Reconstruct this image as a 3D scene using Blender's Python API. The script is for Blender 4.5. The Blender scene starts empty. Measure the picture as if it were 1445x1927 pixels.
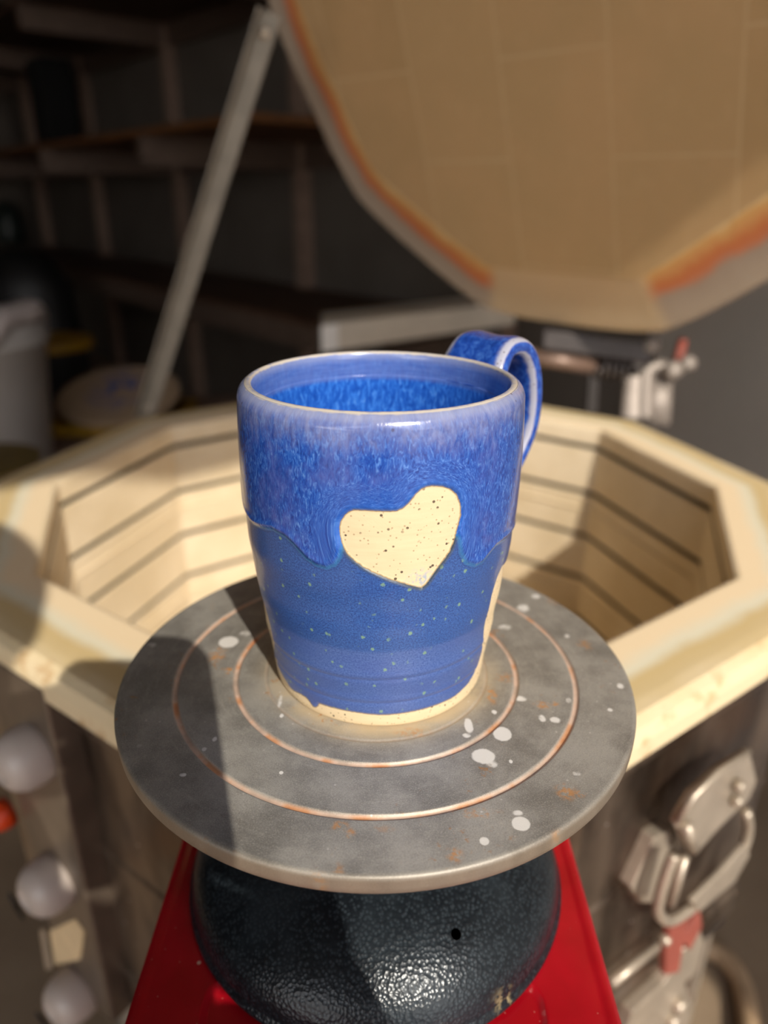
import bpy, math, random
import numpy as np
from mathutils import Vector, Matrix
random.seed(7); rng = np.random.default_rng(7)
PI = math.pi
C = bpy.context.scene.collection
# ------------------------------------------------------------------ camera constants
S = 0.09                      # radius of the wheel head (m)
Z0 = 0.8927                   # height of the wheel head's top face
ZK = 0.80                     # height of the kiln rim
FPX, PIT, ROLL = 1400.0, 0.4033, 0.0053
CAM = np.array([0.0025, -0.2253, Z0 + 0.1573])
CF = np.array([0, math.cos(PIT), -math.sin(PIT)]); _R = np.array([1.0, 0, 0]); _U = np.cross(_R, CF)
CR = math.cos(ROLL) * _R + math.sin(ROLL) * _U
CU = -math.sin(ROLL) * _R + math.cos(ROLL) * _U
def ray(px, py):
    return CF + (px - 722.5) / FPX * CR - (py - 963.5) / FPX * CU
def at_z(px, py, z):
    d = ray(px, py); return CAM + d * ((z - CAM[2]) / d[2])
def at_t(px, py, t):
    return CAM + ray(px, py) * t
def at_plane(px, py, n, off):
    n = np.array(n, float); d = ray(px, py); return CAM + d * ((off - n @ CAM) / (n @ d))
SUN = np.array([0.5, -1.29, 1.0]); SUN /= np.linalg.norm(SUN)

# ------------------------------------------------------------------ object helpers
def link(o, parent=None):
    C.objects.link(o)
    if parent is not None: o.parent = parent
    return o
def wloc(p):
    v = np.zeros(3)
    while p is not None:
        v += np.array(p.location); p = p.parent
    return v
def thing(name, label, cat, loc, group=None):
    o = bpy.data.objects.new(name, None); o.empty_display_size = .02; o.location = tuple(loc); C.objects.link(o)
    o['label'] = label; o['category'] = cat
    if group: o['group'] = group
    return o
def tag(o, label, cat, group=None):
    o['label'] = label; o['category'] = cat
    if group: o['group'] = group
    return o
def obj(name, V, F, mat, parent=None, smooth=False, attrs=None, uv=None, label=None, auto=None):
    """vertices in world coordinates"""
    V = np.asarray(V, float)
    base = wloc(parent) if parent is not None else V.mean(0) * [1, 1, 0] + [0, 0, V[:, 2].min()]
    me = bpy.data.meshes.new(name)
    if isinstance(F, np.ndarray):
        me.vertices.add(len(V)); me.vertices.foreach_set('co', (V - base).astype(np.float32).ravel())
        n, k = F.shape
        me.loops.add(n * k); me.loops.foreach_set('vertex_index', F.astype(np.int32).ravel())
        me.polygons.add(n); me.polygons.foreach_set('loop_start', np.arange(0, n * k, k, dtype=np.int32))
        me.polygons.foreach_set('loop_total', np.full(n, k, dtype=np.int32))
        me.update(calc_edges=True)
    else:
        me.from_pydata((V - base).tolist(), [], F); me.update()
    me.validate()
    me.shade_smooth() if smooth else me.shade_flat()
    if attrs:
        for k, a in attrs.items():
            at = me.attributes.new(k, 'FLOAT', 'POINT'); at.data.foreach_set('value', np.asarray(a, np.float32))
    if uv is not None:
        l = me.uv_layers.new(name='UVMap'); vi = np.zeros(len(me.loops), np.int32); me.loops.foreach_get('vertex_index', vi)
        l.data.foreach_set('uv', uv[vi].astype(np.float32).ravel())
    me.materials.append(mat)
    o = bpy.data.objects.new(name, me); o.location = (0, 0, 0) if parent is not None else tuple(base)
    link(o, parent)
    if label: o['label'] = label
    if auto:
        m = o.modifiers.new('bevel', 'BEVEL'); m.width = auto; m.segments = 3; m.limit_method = 'ANGLE'; m.angle_limit = math.radians(40)
        me.shade_smooth(); w = o.modifiers.new('wn', 'WEIGHTED_NORMAL'); w.keep_sharp = True
    return o
class MB:
    def __init__(s): s.v = []; s.f = []
    def add(s, V, F):
        b = len(s.v); s.v += [tuple(float(c) for c in x) for x in V]; s.f += [tuple(int(i) + b for i in q) for q in F]; return s
    def box(s, c, e1, e2, e3):
        """centre and three half-extent vectors"""
        c, e1, e2, e3 = map(lambda q: np.array(q, float), (c, e1, e2, e3))
        if np.dot(np.cross(e1, e2), e3) < 0: e1 = -e1
        V = [c + a * e1 + b * e2 + d * e3 for a in (-1, 1) for b in (-1, 1) for d in (-1, 1)]
        return s.add(V, [(0, 1, 3, 2), (4, 6, 7, 5), (0, 4, 5, 1), (2, 3, 7, 6), (0, 2, 6, 4), (1, 5, 7, 3)])
    def abox(s, x0, x1, y0, y1, z0, z1):
        return s.box(((x0 + x1) / 2, (y0 + y1) / 2, (z0 + z1) / 2), ((x1 - x0) / 2, 0, 0), (0, (y1 - y0) / 2, 0), (0, 0, (z1 - z0) / 2))
    def tube(s, P, r, n=14, closed=False, flat=None):
        """round tube along P; r scalar or list; flat=(a,b,refvec) gives an elliptical section"""
        P = [np.array(p, float) for p in P]; m = len(P); rr = r if hasattr(r, '__len__') else [r] * m
        V = []; prev = None
        for i in range(m):
            if closed: t = P[(i + 1) % m] - P[i - 1]
            else: t = P[min(i + 1, m - 1)] - P[max(i - 1, 0)]
            t = t / (np.linalg.norm(t) + 1e-12)
            ref = np.array(flat[2], float) if flat else (prev if prev is not None else (np.array([0, 0, 1.0]) if abs(t[2]) < .9 else np.array([1.0, 0, 0])))
            u = ref - t * (ref @ t); u /= np.linalg.norm(u) + 1e-12; w = np.cross(t, u); prev = u
            fa, fb = (flat[0], flat[1]) if flat else (1, 1)
            for k in range(n):
                a = 2 * PI * k / n; V.append(P[i] + rr[i] * (fa * math.cos(a) * u + fb * math.sin(a) * w))
        F = []
        for i in range(m if closed else m - 1):
            j = (i + 1) % m
            for k in range(n): F.append((i * n + k, i * n + (k + 1) % n, j * n + (k + 1) % n, j * n + k))
        if not closed: F += [tuple(range(n))[::-1], tuple((m - 1) * n + k for k in range(n))]
        return s.add(V, F)
    def prism(s, poly, n, th):
        """closed polygon of 3D points, extruded by th along -n"""
        n = np.array(n, float); poly = [np.array(p, float) for p in poly]
        nn = sum(np.cross(poly[i] - poly[0], poly[(i + 1) % len(poly)] - poly[0]) for i in range(1, len(poly) - 1))
        if nn @ n < 0: poly = poly[::-1]
        k = len(poly); V = poly + [p - n * th for p in poly]
        return s.add(V, [tuple(range(k)), tuple(range(2 * k - 1, k - 1, -1))] + [(i, i + k, (i + 1) % k + k, (i + 1) % k) for i in range(k)])
    def build(s, name, mat, parent=None, **k): return obj(name, s.v, s.f, mat, parent, **k)
def lathe(prof, n, c=(0, 0, 0), a0=0.0, close=False):
    """profile [(r,z)] spun about z; returns V,F(np quads)"""
    prof = np.array(prof, float); m = len(prof); a = a0 + 2 * PI * np.arange(n) / n
    V = np.zeros((m, n, 3)); V[:, :, 0] = prof[:, :1] * np.cos(a) + c[0]; V[:, :, 1] = prof[:, :1] * np.sin(a) + c[1]; V[:, :, 2] = prof[:, 1:2] + c[2]
    i = np.arange(m if close else m - 1)[:, None]; k = np.arange(n)[None, :]
    j = (i + 1) % m; k2 = (k + 1) % n
    F = np.stack([i * n + k, i * n + k2, j * n + k2, j * n + k], -1).reshape(-1, 4)
    return V.reshape(-1, 3), F
def xform(V, c, ax, ay, az):
    V = np.asarray(V, float); return np.array(c) + V[:, :1] * np.array(ax) + V[:, 1:2] * np.array(ay) + V[:, 2:3] * np.array(az)
def spline(P, n=12, closed=False):
    P = [np.array(p, float) for p in P]; m = len(P); out = []
    for i in range(m if closed else m - 1):
        p0 = P[i - 1] if (i > 0 or closed) else P[0]; p1 = P[i]; p2 = P[(i + 1) % m]; p3 = P[(i + 2) % m] if (closed or i + 2 < m) else P[-1]
        for k in range(n):
            t = k / n
            out.append(.5 * ((2 * p1) + (-p0 + p2) * t + (2 * p0 - 5 * p1 + 4 * p2 - p3) * t * t + (-p0 + 3 * p1 - 3 * p2 + p3) * t ** 3))
    if not closed: out.append(P[-1])
    return out

# ------------------------------------------------------------------ material helpers
def lin(c):
    return tuple(((x / 255) / 12.92 if x <= 10 else ((x / 255 + .055) / 1.055) ** 2.4) for x in c)
class M:
    def __init__(s, name, **p):
        s.m = bpy.data.materials.new(name); s.m.use_nodes = True; s.nt = s.m.node_tree; s.N = s.nt.nodes; s.L = s.nt.links
        s.b = s.N['Principled BSDF']
        for k, v in p.items(): s.set(k, v)
    def set(s, k, v):
        names = {'col': 'Base Color', 'rough': 'Roughness', 'metal': 'Metallic', 'coat': 'Coat Weight', 'coatr': 'Coat Roughness', 'spec': 'Specular IOR Level', 'aniso': 'Anisotropic', 'sheen': 'Sheen Weight', 'sss': 'Subsurface Weight', 'normal': 'Normal', 'cnormal': 'Coat Normal'}
        i = s.b.inputs[names[k]]
        if isinstance(v, bpy.types.NodeSocket): s.L.new(v, i)
        elif isinstance(v, tuple): i.default_value = (*v, 1)
        else: i.default_value = v
        return s
    def node(s, t, ins=None, **props):
        n = s.N.new(t)
        for k, v in props.items(): setattr(n, k, v)
        for k, v in (ins or {}).items():
            i = n.inputs[k]
            if isinstance(v, bpy.types.NodeSocket): s.L.new(v, i)
            elif isinstance(v, tuple) and len(v) == 3 and i.type == 'RGBA': i.default_value = (*v, 1)
            else: i.default_value = v
        return n
    def attr(s, name): return s.node('ShaderNodeAttribute', attribute_name=name).outputs['Fac']
    def math(s, op, a, b=0.0, c=None, clamp=False):
        d = {0: a, 1: b}
        if c is not None: d[2] = c
        return s.node('ShaderNodeMath', d, operation=op, use_clamp=clamp).outputs[0]
    def ss(s, x, a, b):   # smooth ramp 0..1 from a to b
        n = s.node('ShaderNodeMapRange', {'Value': x, 'From Min': a, 'From Max': b}, interpolation_type='SMOOTHSTEP'); return n.outputs[0]
    def mix(s, f, a, b, mode='MIX'):
        n = s.node('ShaderNodeMix', data_type='RGBA', blend_type=mode)
        for i, v in ((0, f), (6, a), (7, b)):
            if isinstance(v, bpy.types.NodeSocket): s.L.new(v, n.inputs[i])
            elif isinstance(v, tuple): n.inputs[i].default_value = (*v, 1)
            else: n.inputs[i].default_value = v
        return n.outputs[2]
    def obj(s): return s.node('ShaderNodeTexCoord').outputs['Object']
    def uv(s): return s.node('ShaderNodeTexCoord').outputs['UV']
    def mapv(s, v, scale=(1, 1, 1), loc=(0, 0, 0), rot=(0, 0, 0)): return s.node('ShaderNodeMapping', {'Vector': v, 'Scale': scale, 'Location': loc, 'Rotation': rot}).outputs[0]
    def noise(s, v, sc, det=4, rough=.55, dist=0.0): return s.node('ShaderNodeTexNoise', {'Vector': v, 'Scale': sc, 'Detail': det, 'Roughness': rough, 'Distortion': dist}).outputs['Fac']
    def vor(s, v, sc, feat='F1', out='Distance', rnd=1.0): return s.node('ShaderNodeTexVoronoi', {'Vector': v, 'Scale': sc, 'Randomness': rnd}, feature=feat).outputs[out]
    def bump(s, h, strength=.3, dist=.001, n=None):
        d = {'Height': h, 'Strength': strength, 'Distance': dist}
        if n is not None: d['Normal'] = n
        return s.node('ShaderNodeBump', d).outputs[0]
    def ramp(s, f, stops):
        n = s.node('ShaderNodeValToRGB', {'Fac': f}); cr = n.color_ramp
        while len(cr.elements) < len(stops): cr.elements.new(.5)
        for e, (p, c) in zip(cr.elements, stops): e.position = p; e.color = (*c, 1)
        return n.outputs[0]
def simple(name, c, rough=.6, metal=0.0, var=.12, sc=30, bump=.15, bd=.0008, coat=0.0):
    m = M(name, rough=rough, metal=metal, coat=coat); o = m.obj(); n = m.noise(o, sc, 5)
    m.set('col', m.mix(m.ss(n, .3, .7), tuple(x * (1 - var) for x in c), tuple(min(1, x * (1 + var)) for x in c)))
    m.set('normal', m.bump(m.noise(o, sc * 4, 4), bump, bd)); return m.m

# --- glazed mug
def mat_mug():
    m = M('blue_glaze'); uv = m.uv(); heart = m.attr('heart'); drip = m.attr('drip'); foot = m.attr('foot'); zz = m.attr('hgt')
    jit = m.math('MULTIPLY', m.math('SUBTRACT', m.noise(uv, 900, 2), .5), .0005)
    heart_j = m.math('ADD', heart, jit); drip_j = m.math('ADD', drip, jit); foot_j = m.math('ADD', foot, m.math('MULTIPLY', jit, 1.3))
    # upper, runny glaze: vertical streaks, bent round the heart
    bend = m.math('MULTIPLY', m.ss(heart, .008, .001), .5)
    sx = m.node('ShaderNodeSeparateXYZ', {0: uv})
    u2 = m.node('ShaderNodeMix', data_type='FLOAT'); m.L.new(bend, u2.inputs[0]); m.L.new(sx.outputs[0], u2.inputs[2]); m.L.new(heart, u2.inputs[3])
    v2 = m.node('ShaderNodeMix', data_type='FLOAT'); m.L.new(bend, v2.inputs[0]); m.L.new(sx.outputs[1], v2.inputs[2]); m.L.new(m.attr('tang'), v2.inputs[3])
    fv = m.node('ShaderNodeCombineXYZ', {0: u2.outputs[0], 1: v2.outputs[0]}).outputs[0]
    st = m.noise(m.mapv(fv, (1, .30, 1)), 1150, 6, .62, 1.4)
    st2 = m.noise(m.mapv(uv, (1, .4, 1), (.3, .2, 0)), 420, 5, .6, .5)
    big = m.noise(m.mapv(uv, (1, .8, 1)), 55, 3)
    up = m.ramp(st, [(0.32, lin((22, 50, 124))), (.45, lin((30, 70, 156))), (.55, lin((44, 92, 178))), (.70, lin((96, 140, 210)))])
    vio = m.ramp(st2, [(.35, lin((38, 60, 132))), (.55, lin((72, 84, 152))), (.72, lin((98, 110, 178)))])
    up = m.mix(m.math('MULTIPLY', m.ss(big, .46, .64), m.math('MULTIPLY', m.ss(heart, .002, .012), .62)), up, vio)
    toprim = m.math('MULTIPLY', m.ss(m.math('ADD', zz, m.math('MULTIPLY', m.math('SUBTRACT', st2, .5), .012)), .092, .1055), .62)
    up = m.mix(toprim, up, m.mix(st2, lin((66, 80, 150)), lin((176, 178, 196))))
    halo = m.math('MULTIPLY', m.ss(heart, .0035, .0006), .5)
    up = m.mix(halo, up, lin((46, 100, 190)))
    # lower satin glaze
    lf = m.noise(uv, 1900, 4, .75); lb = m.noise(m.mapv(uv, (.5, 1, 1)), 70, 4)
    lo = m.mix(m.ss(lf, .3, .7), lin((42, 68, 130)), lin((86, 112, 172)))
    lo = m.mix(m.math('MULTIPLY', m.ss(lb, .4, .7), .5), lo, lin((62, 80, 144)))
    dk = m.ss(m.math('ADD', zz, m.math('MULTIPLY', m.math('SUBTRACT', m.noise(uv, 60, 3), .5), .0015)), .0305, .0325); lo = m.mix(m.math('MULTIPLY', dk, .65), lo, m.mix(m.ss(lf, .35, .65), lin((16, 46, 108)), lin((40, 94, 166))))  # darker above, lighter below: a reflection boundary painted into the glaze colour
    spw = m.node('ShaderNodeVectorMath', {0: uv, 1: m.node('ShaderNodeVectorMath', {0: m.node('ShaderNodeTexNoise', {'Vector': uv, 'Scale': 1400.0}).outputs['Color'], 'Scale': .0009}, operation='SCALE').outputs[0]}, operation='ADD').outputs[0]
    sp = m.vor(spw, 300); spm = m.math('MULTIPLY', m.ss(sp, .24, .12), m.ss(m.noise(uv, 110, 1), .44, .54))
    lo = m.mix(m.math('MULTIPLY', spm, .75), lo, lin((124, 158, 124)))
    lo = m.mix(m.math('MULTIPLY', m.ss(heart, .0014, .0), .8), lo, lin((56, 62, 50)))
    isup = m.ss(drip_j, -.0001, .0001)
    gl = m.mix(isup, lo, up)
    edge = m.math('MULTIPLY', m.ss(m.math('ABSOLUTE', drip_j), .0009, .0002), .5); gl = m.mix(edge, gl, lin((48, 118, 168)))
    gl = m.mix(m.math('MULTIPLY', m.ss(m.math('ABSOLUTE', m.math('ADD', drip_j, .0010)), .0004, .0), .4), gl, lin((28, 54, 110)))
    # rim crest: glaze breaks to cream, brown specks
    rim = m.attr('rim'); rj = m.math('ADD', rim, m.math('MULTIPLY', m.math('SUBTRACT', m.noise(uv, 300, 4), .5), .0010))
    gl = m.mix(m.math('MULTIPLY', m.ss(rj, .0028, .0004), .45), gl, lin((160, 166, 190)))
    gl = m.mix(m.math('MULTIPLY', m.ss(rj, .0002, -.0004), .85), gl, lin((206, 196, 176)))
    sk = m.math('MULTIPLY', m.ss(m.vor(uv, 260), .16, .10), m.math('MULTIPLY', m.ss(rim, .007, .001), m.ss(m.noise(uv, 90, 2), .52, .6)))
    gl = m.mix(m.math('MULTIPLY', sk, .85), gl, lin((70, 48, 34)))
    # bare speckled clay
    cl = m.mix(m.noise(m.mapv(uv, (.15, 1, 1)), 500, 4), lin((206, 184, 148)), lin((226, 206, 170)))
    d1 = m.ss(m.vor(uv, 620), .20, .12); d2 = m.math('MULTIPLY', m.ss(m.vor(m.mapv(uv, (1, 1, 1), (.013, .02, 0)), 420), .21, .14), m.ss(m.noise(uv, 140, 2), .44, .54))
    cl = m.mix(m.math('MULTIPLY', d1, .55), cl, lin((120, 92, 62))); cl = m.mix(m.math('MULTIPLY', d2, .9), cl, lin((52, 36, 26)))
    cl = m.mix(m.math('MULTIPLY', m.ss(m.math('ABSOLUTE', m.math('MINIMUM', m.math('ABSOLUTE', heart_j), m.math('ABSOLUTE', foot_j))), .0005, .0), .8), cl, lin((110, 88, 44)))
    tipm = m.math('MULTIPLY', m.attr('tip'), m.ss(m.noise(uv, 900, 4), .45, .6)); cl = m.mix(tipm, cl, lin((150, 165, 185)))
    bare = m.math('MAXIMUM', m.ss(heart_j, .00012, -.00012), m.ss(foot_j, .00015, -.00015))
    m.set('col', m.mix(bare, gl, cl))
    r = m.node('ShaderNodeMix', data_type='FLOAT'); m.L.new(bare, r.inputs[0])
    r0 = m.node('ShaderNodeMix', data_type='FLOAT'); m.L.new(isup, r0.inputs[0]); r0.inputs[2].default_value = .30; r0.inputs[3].default_value = .17
    m.L.new(r0.outputs[0], r.inputs[2]); r.inputs[3].default_value = .85; m.set('rough', r.outputs[0])
    m.set('coat', m.math('MULTIPLY', m.math('SUBTRACT', 1.0, bare), .35)); m.set('coatr', .08)
    hgt = m.math('ADD', m.math('MULTIPLY', m.math('MULTIPLY', st, isup), .5), m.math('MULTIPLY', m.noise(uv, 700, 3), .5))
    m.set('normal', m.bump(hgt, .22, .00035)); m.set('cnormal', m.bump(m.noise(uv, 120, 2), .12, .0006)); return m.m
def mat_inner():
    m = M('blue_glaze_inside', rough=.14, coat=.3); uv = m.uv(); zz = m.attr('hgt')
    st = m.noise(m.mapv(uv, (1, .35, 1)), 700, 5, .62, .8); big = m.noise(uv, 90, 3)
    c = m.ramp(st, [(.3, lin((24, 66, 156))), (.48, lin((36, 92, 190))), (.6, lin((56, 120, 214))), (.75, lin((110, 164, 232)))])
    band = m.math('MULTIPLY', m.ss(zz, .0945, .0965), .8)
    c = m.mix(band, c, m.mix(m.noise(m.mapv(uv, (.12, 1, 1)), 900, 3), lin((52, 82, 160)), lin((112, 132, 192))))
    rim = m.attr('rim'); rj = m.math('ADD', rim, m.math('MULTIPLY', m.math('SUBTRACT', m.noise(uv, 300, 4), .5), .0010))
    c = m.mix(m.math('MULTIPLY', m.ss(rj, .0040, .0006), .45), c, lin((150, 158, 186)))
    c = m.mix(m.math('MULTIPLY', m.ss(rj, .0007, .0001), .85), c, lin((206, 196, 176)))
    m.set('col', c); m.set('normal', m.bump(st, .15, .0003)); return m.m
def mat_handle():
    m = M('blue_glaze_handle', rough=.16, coat=.35); o = m.obj(); e = m.attr('edge')
    n = m.noise(o, 420, 5, .62, .6); c = m.ramp(n, [(.3, lin((20, 48, 124))), (.5, lin((30, 70, 158))), (.7, lin((62, 108, 190)))])
    ej = m.math('ADD', e, m.math('MULTIPLY', m.math('SUBTRACT', m.noise(o, 260, 4), .5), .5))
    c = m.mix(m.math('MULTIPLY', m.ss(ej, .35, .85), .9), c, lin((176, 176, 188)))
    sk = m.math('MULTIPLY', m.ss(m.vor(o, 420), .15, .09), m.ss(ej, .5, .8)); c = m.mix(m.math('MULTIPLY', sk, .7), c, lin((80, 62, 52)))
    m.set('col', c); m.set('normal', m.bump(n, .2, .0003)); return m.m

# --- wheel head
def mat_head():
    m = M('worn_steel'); o = m.obj(); sx = m.node('ShaderNodeSeparateXYZ', {0: o})
    r = m.math('SQRT', m.math('ADD', m.math('MULTIPLY', sx.outputs[0], sx.outputs[0]), m.math('MULTIPLY', sx.outputs[1], sx.outputs[1])))
    th = m.math('ARCTAN2', sx.outputs[1], sx.outputs[0])
    pol = m.node('ShaderNodeCombineXYZ', {0: m.math('MULTIPLY', th, .012), 1: r}).outputs[0]
    fine = m.noise(o, 2600, 3, .75); mid = m.noise(o, 60, 5, .6); turn = m.noise(pol, 420, 4, .6); warp = m.noise(o, 26, 3)
    c = m.mix(m.ss(mid, .3, .7), lin((132, 129, 123)), lin((172, 169, 162)))
    c = m.mix(m.math('MULTIPLY', m.ss(turn, .52, .7), .3), c, lin((186, 182, 174)))
    c = m.mix(m.math('MULTIPLY', m.ss(fine, .5, .72), .55), c, lin((206, 200, 188))); c = m.mix(m.math('MULTIPLY', m.ss(fine, .5, .3), .35), c, lin((84, 82, 80)))
    # scrubbed clay haze
    hz = m.math('MULTIPLY', m.ss(m.noise(o, 34, 5, .65), .5, .72), .5); c = m.mix(hz, c, lin((178, 174, 166)))
    foot = m.attr('dust'); c = m.mix(m.math('MULTIPLY', foot, m.ss(m.noise(o, 90, 4), .25, .6)), c, lin((196, 178, 146)))
    # rust spots
    rs = m.math('MULTIPLY', m.ss(m.noise(o, 210, 5, .7), .60, .70), m.ss(m.noise(m.mapv(o, (1, 1, 1), (.2, .1, 0)), 30, 2), .50, .60))
    c = m.mix(m.math('MULTIPLY', rs, .8), c, lin((176, 124, 66)))
    ru = m.attr('rust'); c = m.mix(m.math('MULTIPLY', ru, m.ss(m.noise(o, 420, 4, .7), .42, .6)), c, lin((196, 134, 64)))
    # grooves
    g = m.attr('groove'); gj = m.noise(m.node('ShaderNodeCombineXYZ', {0: m.math('MULTIPLY', th, .05), 1: m.math('MULTIPLY', r, .3)}).outputs[0], 90, 4)
    gc = m.ramp(gj, [(.33, lin((176, 154, 138))), (.50, lin((214, 184, 164))), (.60, lin((210, 152, 108))), (.74, lin((190, 114, 58)))])
    c = m.mix(m.math('MULTIPLY', g, .9), c, gc)
    sp = m.math('MULTIPLY', m.ss(m.vor(o, 240), .11, .06), m.ss(m.noise(o, 60, 2), .5, .62)); c = m.mix(m.math('MULTIPLY', sp, .8), c, lin((210, 206, 200)))
    s = m.attr('spot'); c = m.mix(m.ss(m.math('ADD', s, m.math('MULTIPLY', m.math('SUBTRACT', m.noise(o, 500, 3), .5), .5)), .35, .6), c, lin((216, 213, 208)))
    # side of the plate is browner
    sd = m.attr('side'); c = m.mix(m.math('MULTIPLY', sd, .8), c, m.mix(m.noise(pol, 900, 4), lin((98, 86, 72)), lin((150, 134, 114))))
    nonmetal = m.math('MAXIMUM', m.math('MAXIMUM', m.ss(s, .3, .6), m.math('MULTIPLY', ru, .6)), m.math('MAXIMUM', m.math('MULTIPLY', g, .8), m.math('MULTIPLY', foot, .7)))
    m.set('col', c); m.set('metal', m.math('MULTIPLY', m.math('SUBTRACT', 1.0, nonmetal), .38)); m.set('rough', m.math('ADD', .40, m.math('MULTIPLY', mid, .16)))
    h = m.math('ADD', m.math('MULTIPLY', fine, .5), m.math('ADD', m.math('MULTIPLY', turn, .25), m.math('MULTIPLY', warp, 1.5)))
    m.set('normal', m.bump(h, .30, .0004)); return m.m
def mat_hammer():
    m = M('hammered_paint', rough=.28, coat=.08, metal=.15); o = m.obj(); v = m.vor(o, 800, rnd=1.0); n = m.noise(o, 500, 3); b = m.noise(o, 40, 3)
    m.b.inputs['Coat Roughness'].default_value = .2; m.b.inputs['Specular IOR Level'].default_value = .28
    c = m.mix(m.ss(v, .15, .6), lin((46, 54, 60)), lin((20, 25, 30))); c = m.mix(m.math('MULTIPLY', m.ss(b, .4, .7), .5), c, lin((46, 54, 60)))
    c = m.mix(m.math('MULTIPLY', m.attr('chip'), m.ss(m.noise(o, 260, 4), .5, .62)), c, lin((176, 160, 120)))
    m.set('col', c); m.set('normal', m.bump(m.math('ADD', v, m.math('MULTIPLY', n, .6)), .35, .0005)); m.set('cnormal', m.bump(v, .4, .0005)); return m.m
def mat_red():
    m = M('red_enamel', rough=.20, coat=.5); o = m.obj(); c = m.mix(m.ss(m.noise(o, 25, 3), .35, .65), lin((158, 10, 24)), lin((178, 16, 32)))
    sp = m.math('MULTIPLY', m.ss(m.vor(o, 75), .06, .045), m.ss(m.noise(o, 18, 2), .47, .6)); c = m.mix(sp, c, lin((226, 196, 178)))
    d = m.ss(m.vor(m.mapv(o, (1, 1, 1), (.3, .1, 0)), 260), .07, .04); c = m.mix(m.math('MULTIPLY', d, .5), c, lin((214, 150, 140)))
    m.set('col', c); m.set('normal', m.bump(m.noise(o, 260, 4), .12, .0003)); return m.m
# --- kiln
def mat_brick(name='fire_brick'):
    m = M(name, rough=.92); o = m.obj(); f = m.noise(o, 420, 4, .6); mid = m.noise(o, 12, 4); b = m.attr('band')
    c = m.mix(m.ss(mid, .3, .7), lin((214, 195, 162)), lin((230, 213, 184)))
    c = m.mix(m.math('MULTIPLY', m.ss(f, .5, .75), .3), c, lin((250, 236, 206)))
    nj = m.math('ADD', b, m.math('MULTIPLY', m.math('SUBTRACT', m.noise(o, 18, 4), .5), .35))
    c2 = m.ramp(nj, [(.28, lin((236, 214, 178))), (.50, lin((224, 218, 194))), (.66, lin((206, 182, 132))), (.86, lin((208, 186, 140))), (1.0, lin((218, 200, 164)))])
    on = m.ss(b, .02, .08); c = m.mix(on, c, c2)
    c = m.mix(m.math('MULTIPLY', m.math('MULTIPLY', m.ss(b, .9, 1.0), m.ss(m.noise(o, 60, 4), .55, .68)), .5), c, lin((176, 132, 78)))
    m.set('col', c); m.set('normal', m.bump(f, .25, .0008)); return m.m
def mat_lid():
    m = M('lid_brick', rough=.92); uv = m.uv(); o = m.obj(); ring = m.attr('ring')
    br = m.node('ShaderNodeTexBrick', {'Vector': m.mapv(uv, (1, 1, 1), (.03, .045, 0), (0, 0, PI / 2)), 'Scale': 1.0, 'Color1': lin((180, 149, 106)), 'Color2': lin((172, 141, 98)), 'Mortar': lin((190, 162, 121)), 'Mortar Size': .0022, 'Mortar Smooth': .9, 'Brick Width': .215, 'Row Height': .122}, offset=.45)
    n = m.noise(o, 9, 4); c = m.mix(m.math('MULTIPLY', m.ss(n, .4, .7), .35), br.outputs['Color'], lin((194, 156, 112)))
    c = m.mix(m.math('MULTIPLY', m.ss(m.noise(o, 60, 4), .5, .75), .10), c, lin((206, 176, 134)))
    rj = m.math('ADD', ring, m.math('MULTIPLY', m.math('SUBTRACT', m.noise(o, 22, 4), .5), .3))
    c3 = m.ramp(rj, [(.04, lin((214, 184, 138))), (.16, lin((206, 158, 96))), (.34, lin((192, 112, 66))), (.44, lin((190, 118, 82))), (.54, lin((160, 142, 126))), (.95, lin((176, 160, 142)))])
    c4 = m.ramp(rj, [(.04, lin((196, 166, 128))), (.5, lin((190, 164, 130))), (.95, lin((200, 178, 146)))])
    c3 = m.mix(m.attr('stain'), c4, c3); fade = m.ss(ring, .01, .05)
    c = m.mix(fade, c, c3)
    m.set('col', c); m.set('normal', m.bump(m.math('ADD', m.noise(o, 300, 4), m.math('MULTIPLY', br.outputs['Fac'], .6)), .3, .001)); return m.m
def mat_jacket():
    m = M('stained_stainless', metal=.85); o = m.obj(); n = m.noise(m.mapv(o, (1, 1, .35)), 22, 5, .6); f = m.noise(m.mapv(o, (1, 1, .12)), 200, 3)
    c = m.mix(m.ss(n, .35, .65), lin((74, 64, 56)), lin((138, 124, 110))); c = m.mix(m.math('MULTIPLY', m.ss(m.noise(o, 9, 3), .5, .7), .6), c, lin((104, 76, 52)))
    d = m.math('MULTIPLY', m.ss(m.vor(o, 70), .10, .06), m.ss(m.noise(o, 20, 2), .5, .58)); c = m.mix(d, c, lin((226, 218, 212)))
    m.set('col', c); m.set('rough', m.math('ADD', .26, m.math('MULTIPLY', n, .2))); m.set('normal', m.bump(m.math('ADD', f, m.math('MULTIPLY', n, 2)), .25, .0015)); return m.m
def mat_concrete(name, a, b):
    m = M(name, rough=.9); o = m.obj(); c = m.mix(m.ss(m.noise(o, 4, 5), .3, .7), a, b); c = m.mix(m.math('MULTIPLY', m.ss(m.noise(o, 160, 4), .5, .7), .3), c, tuple(x * 1.3 for x in b))
    m.set('col', c); m.set('normal', m.bump(m.noise(o, 240, 4), .3, .002)); return m.m
def mat_wood(name, a, b, sc=(3, 40, 40)):
    m = M(name, rough=.7); o = m.obj(); n = m.noise(m.mapv(o, sc), 1.0, 5, .6, .5); m.set('col', m.mix(m.ss(n, .35, .65), a, b)); m.set('normal', m.bump(n, .2, .001)); return m.m
MUG, MUGIN, HAND = mat_mug(), mat_inner(), mat_handle()
HEAD, HAMMER, RED = mat_head(), mat_hammer(), mat_red()
BRICK, LIDM, JACKET = mat_brick(), mat_lid(), mat_jacket()
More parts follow.
